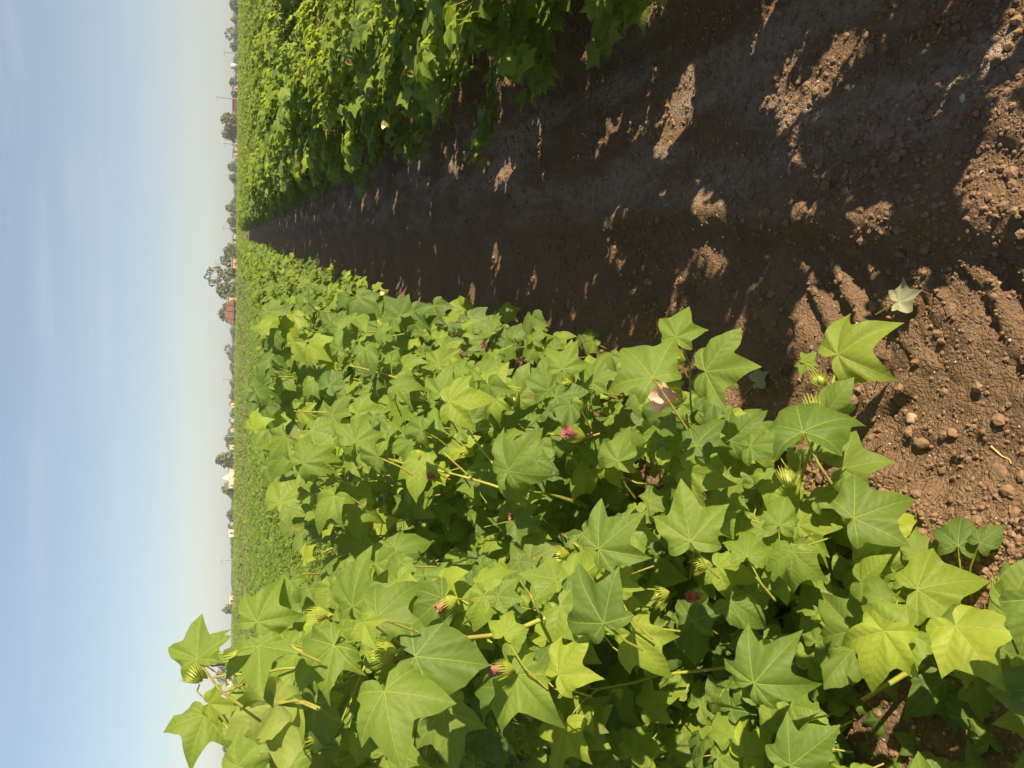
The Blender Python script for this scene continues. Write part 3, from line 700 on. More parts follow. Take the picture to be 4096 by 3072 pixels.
# fill the inside of these plants, keeping clear of the leaves in front
SIL = [(985, 3072), (985, 2560), (1040, 2480), (1330, 2300), (1180, 2160), (1080, 1900), (1010, 1700), (960, 1560), (1010, 1300), (1200, 1150), (1500, 1210), (1900, 1250), (2350, 1340), (2480, 1480), (2560, 1560), (2900, 1640), (3080, 1700), (3120, 1900), (3300, 2010), (3560, 2060), (3800, 2130), (4300, 2330), (4300, 3300), (985, 3300)]
def inside(px, py):
    r_ = False; n = len(SIL); j = n - 1
    for i in range(n):
        xi, yi = SIL[i]; xj, yj = SIL[j]
        if (yi > py) != (yj > py) and px < (xj - xi) * (py - yi) / (yj - yi) + xi: r_ = not r_
        j = i
    return r_
nfill = 0
fill_h = [.62, .95, .85, .72, .90, 1.0]
for k, (x, y) in enumerate(near_roots):
  for sub in range(2):
    leaves, stems = plant_layout(900 + k * 7 + sub, height=fill_h[k] * (1, .75)[sub], radius=.40, nleaf=110)
    off = np.array([x + (0, -.32)[sub], y + (0, .12)[sub], gz_at(x, y)])
    if sub: continue_ = 1
    sb = MB(); sb.tube([np.array(p) + off - np.array(plants[k].location) for p in stems[0][0][:3]], .0065, .004, 7); obj('stem', sb.mesh('stem', M_stem), plants[k])
    for i, (base, n, td, L_, q, rn) in enumerate(leaves):
        p = base + off; c_ = p + td * L_ * .4
        px, py, z = project(c_)
        if z < .55: continue
        if -200 < px < 4400 and -200 < py < 3400:
            if not inside(px, py): continue
            dd = np.hypot(HP[:, 0] - px, HP[:, 1] - py); m_ = dd < 90 + .75 * HR
            lim = HD[m_].max() + .05 if m_.any() else depth_at(px, py) - .02
            if z < lim or c_[0] > -.2: continue
        v, f, uv = MIDV[(i * 3 + k) % 8]
        fol[k].add(p + (v * L_ * 1.1) @ frame(n, td).T, f, uv, rn); petiole(fol[k], q + off, p, n, 1); nfill += 1
made = []
tries = 0
while len(made) < 1150 and tries < 20000:
    tries += 1
    px, py = hr.uniform(985, 4150), hr.uniform(1100, 3150)
    if not inside(px, py): continue
    d0 = ray(px, py); dg = (CAM[2] - .04) / -d0[2] if d0[2] < -.05 else 9.0
    dh = depth_at(px, py); lo, hi = dh + .07, min(dh + .5, dg)
    if hi <= lo: continue
    z = lo + (hi - lo) * hr.random(); L_ = hr.uniform(.048, .098); p = CAM + d0 * z
    rp_ = L_ * F / z
    if p[0] > -.18 or any((a - px) ** 2 + (b_ - py) ** 2 < (.40 * rp_) ** 2 and abs(c - z) < .12 for a, b_, c in made): continue
    made.append((px, py, z)); k = owner(p)
    n = nrm(np.array([0, 0, .5]) + sun_dir * .6 - d0 * .35 + hr.normal(size=3) * .30)
    td = nrm(IX * hr.uniform(-.6, 1) + IY * hr.normal() * .9)
    v, f, uv = MIDV[len(made) % 8]
    p = p - td * L_ * .4
    fol[k].add(p + (v * L_) @ frame(n, td).T, f, uv, hr.random() * .5); petiole(fol[k], p - n * .05 + hr.normal(size=3) * .02 + [0, 0, -.03], p, n, 1)
print('extra fill', len(made), tries)
n0 = len(made); tries = 0
while len(made) < n0 + 260 and tries < 6000:       # the foot of the closest plants, down to the soil
    tries += 1
    px, py = hr.uniform(3000, 4250), hr.uniform(2150, 3200)
    if not inside(px, py): continue
    d0 = ray(px, py); dg = (CAM[2] - .04) / -d0[2]; z = hr.uniform(dg - .42, dg - .05)
    dd = np.hypot(HP[:, 0] - px, HP[:, 1] - py); m_ = dd < 70 + .62 * HR
    if m_.any() and z < HD[m_].max() + .03: continue
    L_ = hr.uniform(.06, .105); rp_ = L_ * F / z; p = CAM + d0 * z
    if any((a - px) ** 2 + (b_ - py) ** 2 < (.42 * rp_) ** 2 and abs(c - z) < .10 for a, b_, c in made[n0:]): continue
    made.append((px, py, z)); k = owner(p)
    n = nrm(np.array([0, 0, .5]) + sun_dir * .6 - d0 * .35 + hr.normal(size=3) * .32)
    td = nrm(IX * hr.uniform(-.6, 1) + IY * hr.normal() * .9); v, f, uv = MIDV[len(made) % 8]; p = p - td * L_ * .4
    fol[k].add(p + (v * L_) @ frame(n, td).T, f, uv, hr.random() * .5); petiole(fol[k], p - n * .05 + hr.normal(size=3) * .02 + [0, 0, -.03], p, n, 1)
print('corner fill', len(made) - n0, tries)
for k, pl in enumerate(plants):
    inv = np.array(pl.location)
    mb = fol[k]
    if mb.n: mb.v = [a - inv for a in mb.v]; tag(obj('foliage', mb.mesh('foliage', [M_leaf, M_stem]), pl), kind='stuff')
print('hero leaves', len(heroes), 'fill', nfill)

# buds and flowers on these plants
BD = [("A", 1300, 335, -1, 0, 1.0), ("A", 1880, 650, -1, -.1, 1.1), ("A", 1270, 1350, -1, .15, 1.35), ("A", 215, 905, -.5, -.6, 1.0), ("A", 600, 700, -1, .2, 1.0), ("C", 640, 810, -1, .3, .9), ("C", 140, 450, -1, -.1, 1.1), ("H", 1100, 300, -1, -.4, 1.1),
      ("I", 405, 290, -.6, -.8, 1.0), ("I", 360, 560, -.4, -1, 1.1), ("I", 190, 770, -.4, -1, 1.25), ("I", 110, 1120, -.2, -1, 1.1), ("I", 340, 890, 0, -1, .7), ("C", 310, 1540, -1, -.2, .8), ("F", 1090, 500, 0, -1, .9),
      ("F", 1880, 370, .3, -1, 1.0), ("E", 1060, 1120, -1, 0, 1.0), ("E", 650, 1150, -1, .1, .95), ("E", 1950, 515, -1, 0, .8), ("E", 1470, 690, -.5, -1, .9), ("E", 2030, 760, -.3, -1, .9), ("D", 1640, 510, -1, .2, .9), ("D", 530, 370, -1, 0, .8), ("C", 970, 770, -1, .2, 1.2), ("C", 1300, 520, -1, .3, 1.0), ("H", 250, 740, -.3, -1, 1.0), ("H", 1000, 1200, -.4, -.6, .9), ("C", 30, 580, -.3, 1, .8), ("B", 370, 660, -1, .2, 1.1), ("B", 2000, 930, -1, -.2, .9), ("C", 590, 1570, -.6, .5, 1.0), ("C", 1990, 760, 0, 1, 1.0)]
for i, (c, x, y, ax, ay, s_) in enumerate(BD):
    px, py = P_(c, x, y); d = depth_at(px, py) - .012; p = CAM + ray(px, py) * d
    axis = nrm(IX * ax - IY * ay - view * .25); put_bud(plants[owner(p)], p, axis, s_ * 1.05, i)
FL = [("H", 1110, 600, -1, -.05, 'pink', 1.15, 'open pale pink flower'), ("H", 270, 930, -1, -.35, 'rose', 1.0, 'closed rose pink flower'), ("C", 1955, 560, -.05, -1, 'rose', 1.15, 'magenta closing flower'), ("C", 1290, 800, -1, -.1, 'rose', 1.0, 'dull pink rolled flower'),
      ("G", 460, 1235, -1, .5, 'withered', 1.0, 'brown withered flower'), ("B", 1390, 800, -1, 0, 'withered', 1.0, 'dark purple withered flower'), ("G", 1020, 550, -1, 0, 'withered', .9, 'dark withered flower'), ("G", 330, 215, -1, -.1, 'rose', .7, 'small pink flower')]
for c, x, y, ax, ay, kd, s_, lb in FL:
    px, py = P_(c, x, y); dd = np.hypot(HP[:, 0] - px, HP[:, 1] - py); m_ = dd < 60 + .6 * HR; d = min(depth_at(px, py), HD[m_].min() if m_.any() else 9) - (.05 if kd == 'pink' else .02); p = CAM + ray(px, py) * d
    put_flower(plants[owner(p)], p, nrm(IX * ax - IY * ay - view * .35), kd, s_, lb)

# withered leaves and bits lying on the soil
def dry_leaf(px, py, tx, ty, Lr, z, label):
    a = on_ground(px, py, z); b = on_ground(tx, ty, z); t = nrm(b - a)
    root = thing('fallen_leaf', (a[0], a[1], gz_at(a[0], a[1])), label, 'fallen leaf')
    o = obj('blade', DRY, root); fr = frame(nrm([.25, -.3, .9]), t) * Lr
    o.matrix_basis = Matrix([[*fr[k], [0, 0, z][k]] for k in range(3)] + [[0, 0, 0, 1]])
    b_ = MB(); b_.tube([np.array([0, 0, z]), -t * .03 + [0, 0, z * .8], -t * .075 + [0, 0, .006]], .0013, .0018, 5)
    obj('leaf_stalk', b_.mesh('leaf_stalk', M_stem), root)
dry_leaf(*P_('K', 715, 1045), *P_('K', 930, 940), .060, .018, 'withered grey green leaf with curled edges lying on sunlit soil beside the big bright leaf')
dry_leaf(*P_('H', 1630, 470), *P_('H', 1720, 390), .055, .016, 'small crumpled pale dead leaf on the soil near the pink flower')
def bits(name, c, pts, r, label, cat, mat=M_straw):
    b_ = MB(); w3 = [on_ground(*P_(c, *p)) for p in pts]; o0 = w3[0].copy()
    w3 = [np.array([p[0] - o0[0], p[1] - o0[1], gz_at(p[0], p[1]) + r * .8]) for p in w3]
    b_.tube(w3, r, r * .5, 6, cap=True); o = obj(name, b_.mesh(name, mat), None, (o0[0], o0[1], 0)); tag(o, label, cat)
bits('dry_rootlet', 'I', [(1670, 800), (1710, 860), (1740, 890), (1790, 910), (1850, 945)], .0022, 'pale crooked rootlet lying beside the largest flat clod', 'rootlet')
bits('straw_piece', 'J', [(378, 635), (390, 665), (402, 705)], .0042, 'short reddish brown straw piece on the shaded soil', 'straw', M_bark)
bits('straw_piece', 'J', [(715, 815), (735, 862)], .0025, 'thin pale straw piece in the wide sunlit streak on the soil', 'straw')
bits('dead_twig', 'J', [(-170, -350), (-150, -330), (-140, -310)], .003, 'tiny pale bent twig on the shaded soil near the far row', 'twig')

# ------------------------------------------------------------------ cotton rows (individual plants)
VAR = [plant_meshes(40 + i, height=.98 + .05 * (i % 4), radius=.53, nleaf=340) for i in range(10)]
VARR = [plant_meshes(70 + i, height=.98 + .05 * (i % 4), radius=.53, nleaf=350, low=1.45) for i in range(6)]
rows = []
for k in range(0, 26):
    if k == 0: rows.append((ROW_L, 'L', 0))
    rows.append((ROW_R + SP * k, 'R', k))
def depth_cam(x, y): return x * fw[0] + y * fw[1]
cand = []
for xr, side, k in rows:
    y = 3.1 if (side == 'L' and k == 0) else (-2.6 if side == 'R' and k == 0 else .6)  # row across the furrow starts behind the camera, unseen, to cast its shadow
    while y < 84:
        xx = xr + rng.normal() * .05 + (.05 if side == 'L' else -.11 if k == 0 and 2 < y < 5 else 0); yy = y + rng.normal() * .06
        a = math.atan2(xx, yy); dc = depth_cam(xx, yy); d = math.hypot(xx, yy)
        lim = 44 if xx < -6 else 78
        if (side == 'R' and k == 0 and yy < 3) or (R(-42) < a < R(27) and dc < lim and d > 1.2): cand.append((d, xx, yy, side, k))
        y += (.50 if .6 < y < 2.2 else .36) if (side == 'R' and k == 0) else .42  # wider gaps among its out-of-view plants let streaks of sun through
cand.sort(key=lambda c: c[0] if c[4] == 0 and c[0] < 30 else c[0] + 4)
pal = {('L', 0): ('bushy cotton plant in the nearest row, beyond the large close leaves', 'cotton plants of the nearest row'),
       ('R', 0): ('bushy cotton plant in the row across the bare soil strip', 'cotton plants of the row across the soil strip')}
def row_info(side, k):
    if (side, k) in pal: return pal[(side, k)]
    return ('cotton plant in the field behind the row across the soil strip', 'cotton plants of the field behind the row across the soil strip')
protos = {}
NIND = 294
for i, (d, x, y, side, k) in enumerate(cand[:NIND]):
    lb, gp = row_info(side, k)
    vi = ('L', int(rng.integers(len(VAR)))) if side == 'L' or k > 0 or y > 8 else ('R', int(rng.integers(len(VARR)))); VS = VAR[vi[1]] if vi[0] == 'L' else VARR[vi[1]]; s_ = rng.uniform(.76, .90) if side == 'L' else rng.uniform(.89, .96) * ((.61 if y < .75 else .84 if y < 2.3 else .84 if y < 5.5 else .95) if k == 0 else .90)  # out-of-view plants of that row lowered so sun reaches the near soil
    if vi not in protos:
        root = thing('cotton_plant', (0, 0, 0), lb, 'cotton plant', gp)
        obj('foliage', VS[0], root); obj('stem', VS[1], root)
        for q in range(3):
            lf = VS[2][(q * 37 + 11) % 100]; put_bud(root, lf[4] + np.array([0, 0, .02]), nrm([.3 * (q - 1), .2, .9]), .95, q)
        protos[vi] = root
    else:
        src = protos[vi]; root = src.copy(); C.objects.link(root); tag(root, lb, 'cotton plant', gp)
        for ch in src.children:
            c = ch.copy(); C.objects.link(c); c.parent = root
            for g in ch.children:
                e = g.copy(); C.objects.link(e); e.parent = c
    root.location = (x, y, gz_at(x, y)); root.rotation_euler = (0, 0, rng.uniform(-.5, .5)); wd_ = s_ * ((1.06 if y < 1.9 else 1.22) if side == 'R' and k == 0 else 1.20); root.scale = (wd_, wd_, s_ * rng.uniform(.94, 1.06))
    if side == 'R' and k == 0 and d < 7 and i % 3 == 0 or (side == 'L' and k == 0 and i % 9 == 0):
        pass

# a few flowers seen on the farther plants
bpy.context.view_layer.update()
allp = [o for o in C.objects if o.name.startswith('cotton_plant') and o not in plants]
AP = np.array([o.location[:] for o in allp])
for px, py, dist, kd, lb in ((1556, 503, 3.6, 'cream', 'cream white open flower'), (1408, 256, 2.9, 'rose', 'small pink flower'), (1655, 300, 2.6, 'withered', 'withered purple flower'), (1836, 1470, 2.7, 'cream', 'pale closed flower'), (1190, 1316, 4.6, 'cream', 'small white flower'), (1310, 520, 4.6, 'rose', 'small rose flower'), (1547, 1167, 4.2, 'cream', 'pale yellow flower')):
    p = CAM + nrm(ray(px, py)) * dist; j = int(np.argmin(((AP - p) ** 2)[:, :2].sum(1)))
    put_flower(allp[j], p, nrm(-view + IX * -.9), kd, .62, lb)

# ------------------------------------------------------------------ the rest of the field as one mass of leaves
def far_leaf():
    v = np.array([[0, 0, 0], [.30, .42, -.06], [.62, .66, -.22], [.60, .22, .02], [1.0, 0, -.25], [.60, -.22, .02], [.62, -.66, -.22], [.30, -.42, -.06]])
    f = np.array([[0, 3, 2, 1], [0, 5, 4, 3], [0, 7, 6, 5]])
    return v, f
FV, FF = far_leaf()
def leaf_mass(name, base, n, td, L_, mat, label, cat):
    n = n / np.linalg.norm(n, axis=1, keepdims=True)
    td = td - n * (td * n).sum(1, keepdims=True); td /= np.linalg.norm(td, axis=1, keepdims=True) + 1e-9
    b = np.cross(n, td); N = len(base)
    v = base[:, None] + L_[:, None, None] * (FV[None, :, 0:1] * td[:, None] + FV[None, :, 1:2] * b[:, None] + FV[None, :, 2:3] * n[:, None])
    f = (FF[None] + 8 * np.arange(N)[:, None, None]).reshape(-1, 4)
    rn = np.repeat(rng.random(N), 8)
    o = obj(name, mesh_from(name, v.reshape(-1, 3), f, mat, False, None, rn)); return tag(o, label, cat, kind='stuff')
def canopy(px_, py_, cnt, rad, hgt, Lf):
    """leaf positions on bushes centred px_,py_"""
    N = int(cnt.sum()); ix = np.repeat(np.arange(len(px_)), cnt)
    az = rng.random(N) * 2 * math.pi; u = rng.random(N) ** .5
    zf = rng.random(N) ** .75
    rr = rad * (1 - .35 * zf ** 2) * (.55 + .45 * u)
    lump_ = 1 + .16 * vnoise(px_ * 1.0, py_ * 1.0, 1.3, 70)[ix] * 2
    base = np.c_[px_[ix] + rr * np.cos(az), py_[ix] + rr * np.sin(az) * .9, (.12 + (hgt - .12) * zf) * lump_ * rng.uniform(.92, 1.06, N)]
    out = np.c_[np.cos(az), np.sin(az), np.zeros(N)]
    n = np.array([0, 0, .55]) + sun_dir * .75 + out * .3 + rng.normal(size=(N, 3)) * .38
    td = out * .6 + np.array([0, 0, -.3]) + rng.normal(size=(N, 3)) * .6
    return base, n, td, Lf[ix] * rng.uniform(.75, 1.25, N)
rest = np.array([(c[1], c[2], c[0]) for c in cand[NIND:]])
d_ = rest[:, 2]; Lf = np.clip(.095 * (d_ / 14) ** .45, .09, .22); k0 = np.array([c[4] == 0 for c in cand[NIND:]]); cnt = (np.clip((95 * (.105 / Lf) ** 2), 18, 90) * np.where(k0, 2.6, 1)).astype(int)
parts = canopy(rest[:, 0], rest[:, 1], cnt, .52, 1.0, Lf)
leaf_mass('cotton_field', *parts, M_far, 'wide green cotton field stretching beyond the near rows', 'cotton field')
print('far plants', len(rest), 'leaves', int(cnt.sum()))
# low leafy crop behind the nearest row
cb, cn, ct, cL = [], [], [], []
for (r0, r1, dens, ls) in ((1.4, 7, 620, .058), (7, 14, 420, .066), (14, 26, 210, .09), (26, 45, 90, .135), (45, 88, 34, .21)):
    N = int(dens * .5 * (r1 ** 2 - r0 ** 2) * R(46)); a = R(-46) + R(46) * rng.random(N); rr_ = np.sqrt(rng.uniform(r0 ** 2, r1 ** 2, N))
    x, y = rr_ * np.sin(a), rr_ * np.cos(a); lim = -1.75 + .10 * vnoise(y * 0, y, .7, 44) * 2
    m_ = (x < lim) & (x * fw[0] + y * fw[1] < 69)
    x, y = x[m_], y[m_]; n_ = len(x)
    rowp = .5 + .5 * np.cos(2 * math.pi * (x - lim[m_]) / .85 + math.pi)
    top = .14 + .22 * rowp + .16 * vnoise(x, y, .8, 45) + .10 * vnoise(x, y, .25, 46) + .16 * vnoise((x * rt[0] + y * rt[1]) * .12, x * fw[0] + y * fw[1], 1.5, 47)
    cb.append(np.c_[x, y, np.maximum(.03, top * rng.random(n_) ** .45)]); cn.append(np.array([0, 0, .6]) + sun_dir * .6 + rng.normal(size=(n_, 3)) * .42)
    ct.append(rng.normal(size=(n_, 3)) + [0, 0, -.3]); cL.append(ls * rng.uniform(.7, 1.3, n_))
leaf_mass('low_crop', np.concatenate(cb), np.concatenate(cn), np.concatenate(ct), np.concatenate(cL), M_far, 'low green leafy crop covering the ground behind the nearest cotton row', 'ground crop')
print('low crop', sum(map(len, cb)))
# second field beyond the cross track: separate leafy bushes with dark gaps
bx = []; d0 = 80.0
while d0 < 330:
    wdt = d0 * 1.5; nn = int(wdt / (1.35 + d0 / 90)); a = R(-43) + R(72) * (np.arange(nn) + rng.random(nn)) / nn
    dc = d0 / np.cos(a + yaw); xx = dc * np.sin(a); yy = dc * np.cos(a)
    keep = xx == xx
    bx += [(x, y, d0) for x, y, q in zip(xx, yy, keep) if q]; d0 *= 1.035 if d0 < 110 else 1.055
bx = np.array(bx); Lf = np.clip(.20 * (bx[:, 2] / 60) ** .75, .2, .75); cnt = np.clip(40 * (60 / bx[:, 2]), 12, 40).astype(int)
parts = canopy(bx[:, 0], bx[:, 1], cnt, .75 * (1 if True else 0) + .004 * 100, 1.05, Lf)
leaf_mass('distant_field', *parts, M_far, 'farther crop field beyond the cross track, seen as a thin green band', 'crop field')
print('second field', len(bx), int(cnt.sum()))

# ------------------------------------------------------------------ far trees, houses, poles
def crown_mesh(seed, mat, blobs, nleaf=700, size=.085, gap=.0):
    r_ = np.random.default_rng(seed); V = []; Fq = []; rn = []
    tot = sum(b[3] ** 2 for b in blobs)
    for (bx_, by_, bz_, br) in blobs:
        k = int(nleaf * br ** 2 / tot)
        for _ in range(k):
            d = nrm(r_.normal(size=3)); rr = br * (.45 + .62 * r_.random() ** .5)
            p = np.array([bx_, by_, bz_]) + d * rr * np.array([1, 1, .82])
            n = nrm(d + r_.normal(size=3) * .7); t = nrm(np.cross(n, r_.normal(size=3))); b = np.cross(n, t); s = size * (.6 + .8 * r_.random())
            i = len(V); V += [p - t * s, p + b * s * .55, p + t * s, p - b * s * .55]; Fq.append([i, i + 1, i + 2, i + 3]); rn += [r_.random()] * 4
    return mesh_from('crown', np.array(V), np.array(Fq), mat, False, None, np.array(rn))
def trunk_mesh(blobs, seed, r0=.04):
    r_ = np.random.default_rng(seed); b = MB()
    top = max(blobs, key=lambda q: q[2])
    b.tube([[0, 0, 0], [.01, .0, .15], [.02, .01, .32], [top[0] * .5, top[1] * .5, top[2] * .75]], r0, r0 * .4, 7)
    for q in blobs:
        b.tube([[.01, 0, .2], [q[0] * .5, q[1] * .5, .18 + q[2] * .45], [q[0], q[1], q[2]]], r0 * .5, r0 * .15, 5)
    return b.mesh('trunk', M_bark)
def blobset(kind, seed):
    r_ = np.random.default_rng(seed); u = lambda a, b: r_.uniform(a, b)
    if kind == 'round': return [(0, 0, .60, .30), (u(-.2, -.1), u(-.1, .1), .52, .24), (u(.1, .2), u(-.1, .1), .55, .25), (u(-.1, .1), .1, .78, .20), (.05, -.1, .42, .24), (-.22, .05, .36, .2), (.24, 0, .36, .2)]
    if kind == 'open': return [(-.20, 0, .86, .13), (.02, .05, .93, .10), (.2, 0, .80, .13), (-.30, 0, .66, .13), (.12, -.05, .66, .13), (.30, 0, .58, .12), (-.12, 0, .56, .12), (.05, 0, .40, .13), (-.2, .05, .36, .14)]
    if kind == 'tall': return [(0, 0, .82, .18), (-.1, 0, .68, .2), (.12, 0, .60, .2), (0, .05, .48, .22), (-.12, 0, .36, .2), (.14, 0, .32, .2)]
    return [(-.5, 0, .40, .34), (-.2, 0, .52, .36), (.15, 0, .48, .36), (.48, 0, .36, .32), (0, 0, .3, .4)]   # low scrub
CR_M = {}
for kind in ('round', 'open', 'tall', 'low'):
    for tone, mt in (('dark', M_crown), ('pale', M_pale), ('olive', M_olive)):
        for v_ in range(2):
            bl = blobset(kind, 7 + v_ * 3)
            CR_M[(kind, tone, v_)] = (crown_mesh(len(CR_M) + 5, mt, bl, 420 if kind == 'open' else 650, .05 if kind == 'open' else .065), trunk_mesh(bl, 3, .022 if kind != 'low' else .02))
def far_tree(py, wpx, top, dist, kind, tone, label, group=None, base=940):
    p = bearing(base, py, dist); ptop = bearing(top, py, dist)
    H = ptop[2]; W = wpx / F * dist * 1.02
    nat = {'round': .95, 'open': .86, 'tall': .60, 'low': 1.55}[kind]
    t = thing(name_tree[kind], (p[0], p[1], 0), label, 'tree', group)
    cm, tm = CR_M[(kind, tone, int(rng.integers(2)))]
    t.scale = (W / nat, W / nat, H / 1.0)
    t.rotation_euler = (0, 0, rng.choice([0, math.pi]) + rng.normal() * .25 - math.atan2(-p[0], p[1]) * 0 + math.atan2(p[1], p[0]) - math.pi / 2)
    obj('crown', cm, t); obj('trunk', tm, t)
name_tree = {'round': 'broad_tree', 'open': 'open_tree', 'tall': 'tall_tree', 'low': 'low_scrub'}
T = [(20, 62, 912, 230, 'round', 'dark', 'dark bluish round tree on the horizon at the upper edge of the photo'),
     (78, 30, 918, 250, 'round', 'pale', 'small greyish tree beside the dark tree at the upper edge'),
     (138, 46, 897, 240, 'open', 'pale', 'pale wispy tree standing above darker scrub near the upper edge'),
     (140, 60, 922, 245, 'low', 'dark', 'dark scrub under the pale wispy tree near the upper edge'),
     (187, 44, 915, 240, 'round', 'dark', 'dark tree next to the short pole near the upper edge'),
     (250, 80, 922, 235, 'low', 'dark', 'ragged dark scrub next to the round white tank'),
     (330, 52, 912, 230, 'round', 'dark', 'dark dome shaped tree behind the pink hut end'),
     (375, 55, 920, 225, 'round', 'olive', 'olive tree just before the tall two-tone pole'),
     (482, 50, 879, 190, 'tall', 'olive', 'taller brownish tree of the pair beside the low red house'),
     (515, 40, 890, 190, 'round', 'olive', 'smaller tree squeezed between the two brownish trees'),
     (540, 62, 879, 192, 'round', 'olive', 'rounded tree of the pair, on the side of the white hut'),
     (585, 40, 922, 240, 'low', 'dark', 'low dark scrub around the small white hut'),
     (612, 44, 920, 240, 'low', 'dark', 'low bushes behind the small pink hut'),
     (668, 36, 908, 230, 'tall', 'pale', 'thin pale tree beside a leaning stick'),
     (712, 48, 911, 220, 'round', 'dark', 'dark round tree standing alone between low bushes'),
     (765, 52, 932, 240, 'low', 'dark', 'flat dark hedge near the middle of the horizon'),
     (808, 36, 920, 215, 'round', 'olive', 'small olive tree at the end of the flat dark hedge'),
     (832, 34, 899, 210, 'tall', 'pale', 'slender brownish tree topping its neighbours'),
     (857, 30, 916, 215, 'round', 'pale', 'small pale tree beside the slender brownish one'),
     (885, 46, 902, 205, 'round', 'olive', 'round green brown tree beside the thin pole'),
     (915, 40, 914, 210, 'round', 'dark', 'dark tree directly behind the thin pole'),
     (958, 60, 920, 220, 'low', 'olive', 'green hedge between the two white huts'),
     (1005, 60, 886, 170, 'round', 'olive', 'olive tree at the outer end of the big central clump'),
     (1040, 74, 874, 165, 'round', 'dark', 'largest dark tree of the central clump, above the pale orange hut'),
     (1090, 60, 905, 168, 'round', 'dark', 'dark low tree between the orange hut and the tall open tree'),
     (1112, 92, 820, 160, 'open', 'pale', 'tallest open branched tree on the horizon, pale and airy'),
     (1165, 62, 860, 160, 'tall', 'olive', 'dense tree beside the tallest open one, next to the red barn'),
     (1190, 50, 893, 158, 'round', 'dark', 'dark tree against the orange end wall of the red barn'),
     (1258, 84, 864, 165, 'round', 'dark', 'dark tree rising behind the red barn roof'),
     (1225, 50, 885, 166, 'round', 'dark', 'lower dark tree behind the red barn roof ridge'),
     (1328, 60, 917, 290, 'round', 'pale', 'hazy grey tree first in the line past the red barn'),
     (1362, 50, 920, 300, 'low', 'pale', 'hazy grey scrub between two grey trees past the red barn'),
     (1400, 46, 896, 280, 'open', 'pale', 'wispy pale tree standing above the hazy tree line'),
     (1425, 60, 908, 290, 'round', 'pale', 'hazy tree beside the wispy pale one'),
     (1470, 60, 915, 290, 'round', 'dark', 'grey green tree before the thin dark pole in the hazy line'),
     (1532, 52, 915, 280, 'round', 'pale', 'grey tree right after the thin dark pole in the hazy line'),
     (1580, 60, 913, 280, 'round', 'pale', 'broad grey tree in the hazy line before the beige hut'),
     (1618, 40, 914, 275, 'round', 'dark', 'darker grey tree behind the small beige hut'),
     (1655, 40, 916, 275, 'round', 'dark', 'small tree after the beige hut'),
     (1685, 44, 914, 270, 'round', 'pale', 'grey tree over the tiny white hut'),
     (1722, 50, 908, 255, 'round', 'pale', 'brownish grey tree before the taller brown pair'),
     (1752, 56, 893, 240, 'round', 'olive', 'brownish tree standing up from the hazy line'),
     (1782, 46, 899, 235, 'round', 'dark', 'dark green tree beside the yellow house'),
     (1838, 56, 859, 205, 'tall', 'olive', 'leaning olive tree rising over the yellow house'),
     (1955, 60, 879, 205, 'round', 'olive', 'olive tree after the grey white house'),
     (1975, 40, 905, 205, 'round', 'dark', 'dark low tree at the foot of the olive one'),
     (2005, 44, 920, 235, 'low', 'dark', 'low dark scrub after the olive tree'),
     (2058, 56, 902, 240, 'round', 'dark', 'grey dome shaped tree beside small white huts'),
     (2105, 44, 908, 245, 'round', 'dark', 'tree between two small white huts'),
     (2165, 60, 914, 255, 'low', 'dark', 'low scrub in the thin line past the white huts'),
     (2205, 60, 916, 260, 'low', 'pale', 'low grey scrub ending the line before the lone pole'),
     (2300, 130, 918, 270, 'low', 'pale', 'thin grey green hedge along the horizon past the lone pole'),
     (2435, 46, 884, 200, 'round', 'pale', 'round brownish tree beside the pink house'),
     (2640, 80, 852, 185, 'round', 'pale', 'bare brownish tree glimpsed behind the tall cotton plant'),
     (2700, 60, 862, 185, 'open', 'pale', 'thin brown tree glimpsed next to the bare one behind the tall cotton plant'),
     (2905, 60, 895, 190, 'low', 'dark', 'dark shrub glimpsed beneath the hanging leaves of the tall cotton plant'),
     (2990, 60, 885, 190, 'round', 'dark', 'dark tree glimpsed at the very bottom edge of the photo')]
hz = np.random.default_rng(77)
for py in np.arange(0, 3072, 41):
    T.append((py + hz.uniform(-14, 14), hz.uniform(60, 105), hz.uniform(924, 932) - (6 if py > 1300 else 0), hz.uniform(285, 330), 'low', ('dark', 'pale', 'olive')[int(hz.integers(3))], 'low scrub of the far hazy line along the horizon', 'low scrub along the horizon'))
for (py, wpx, top, dist, kind, tone, label, *gr) in T: far_tree(py, wpx, top, dist, kind, tone, label, *gr)

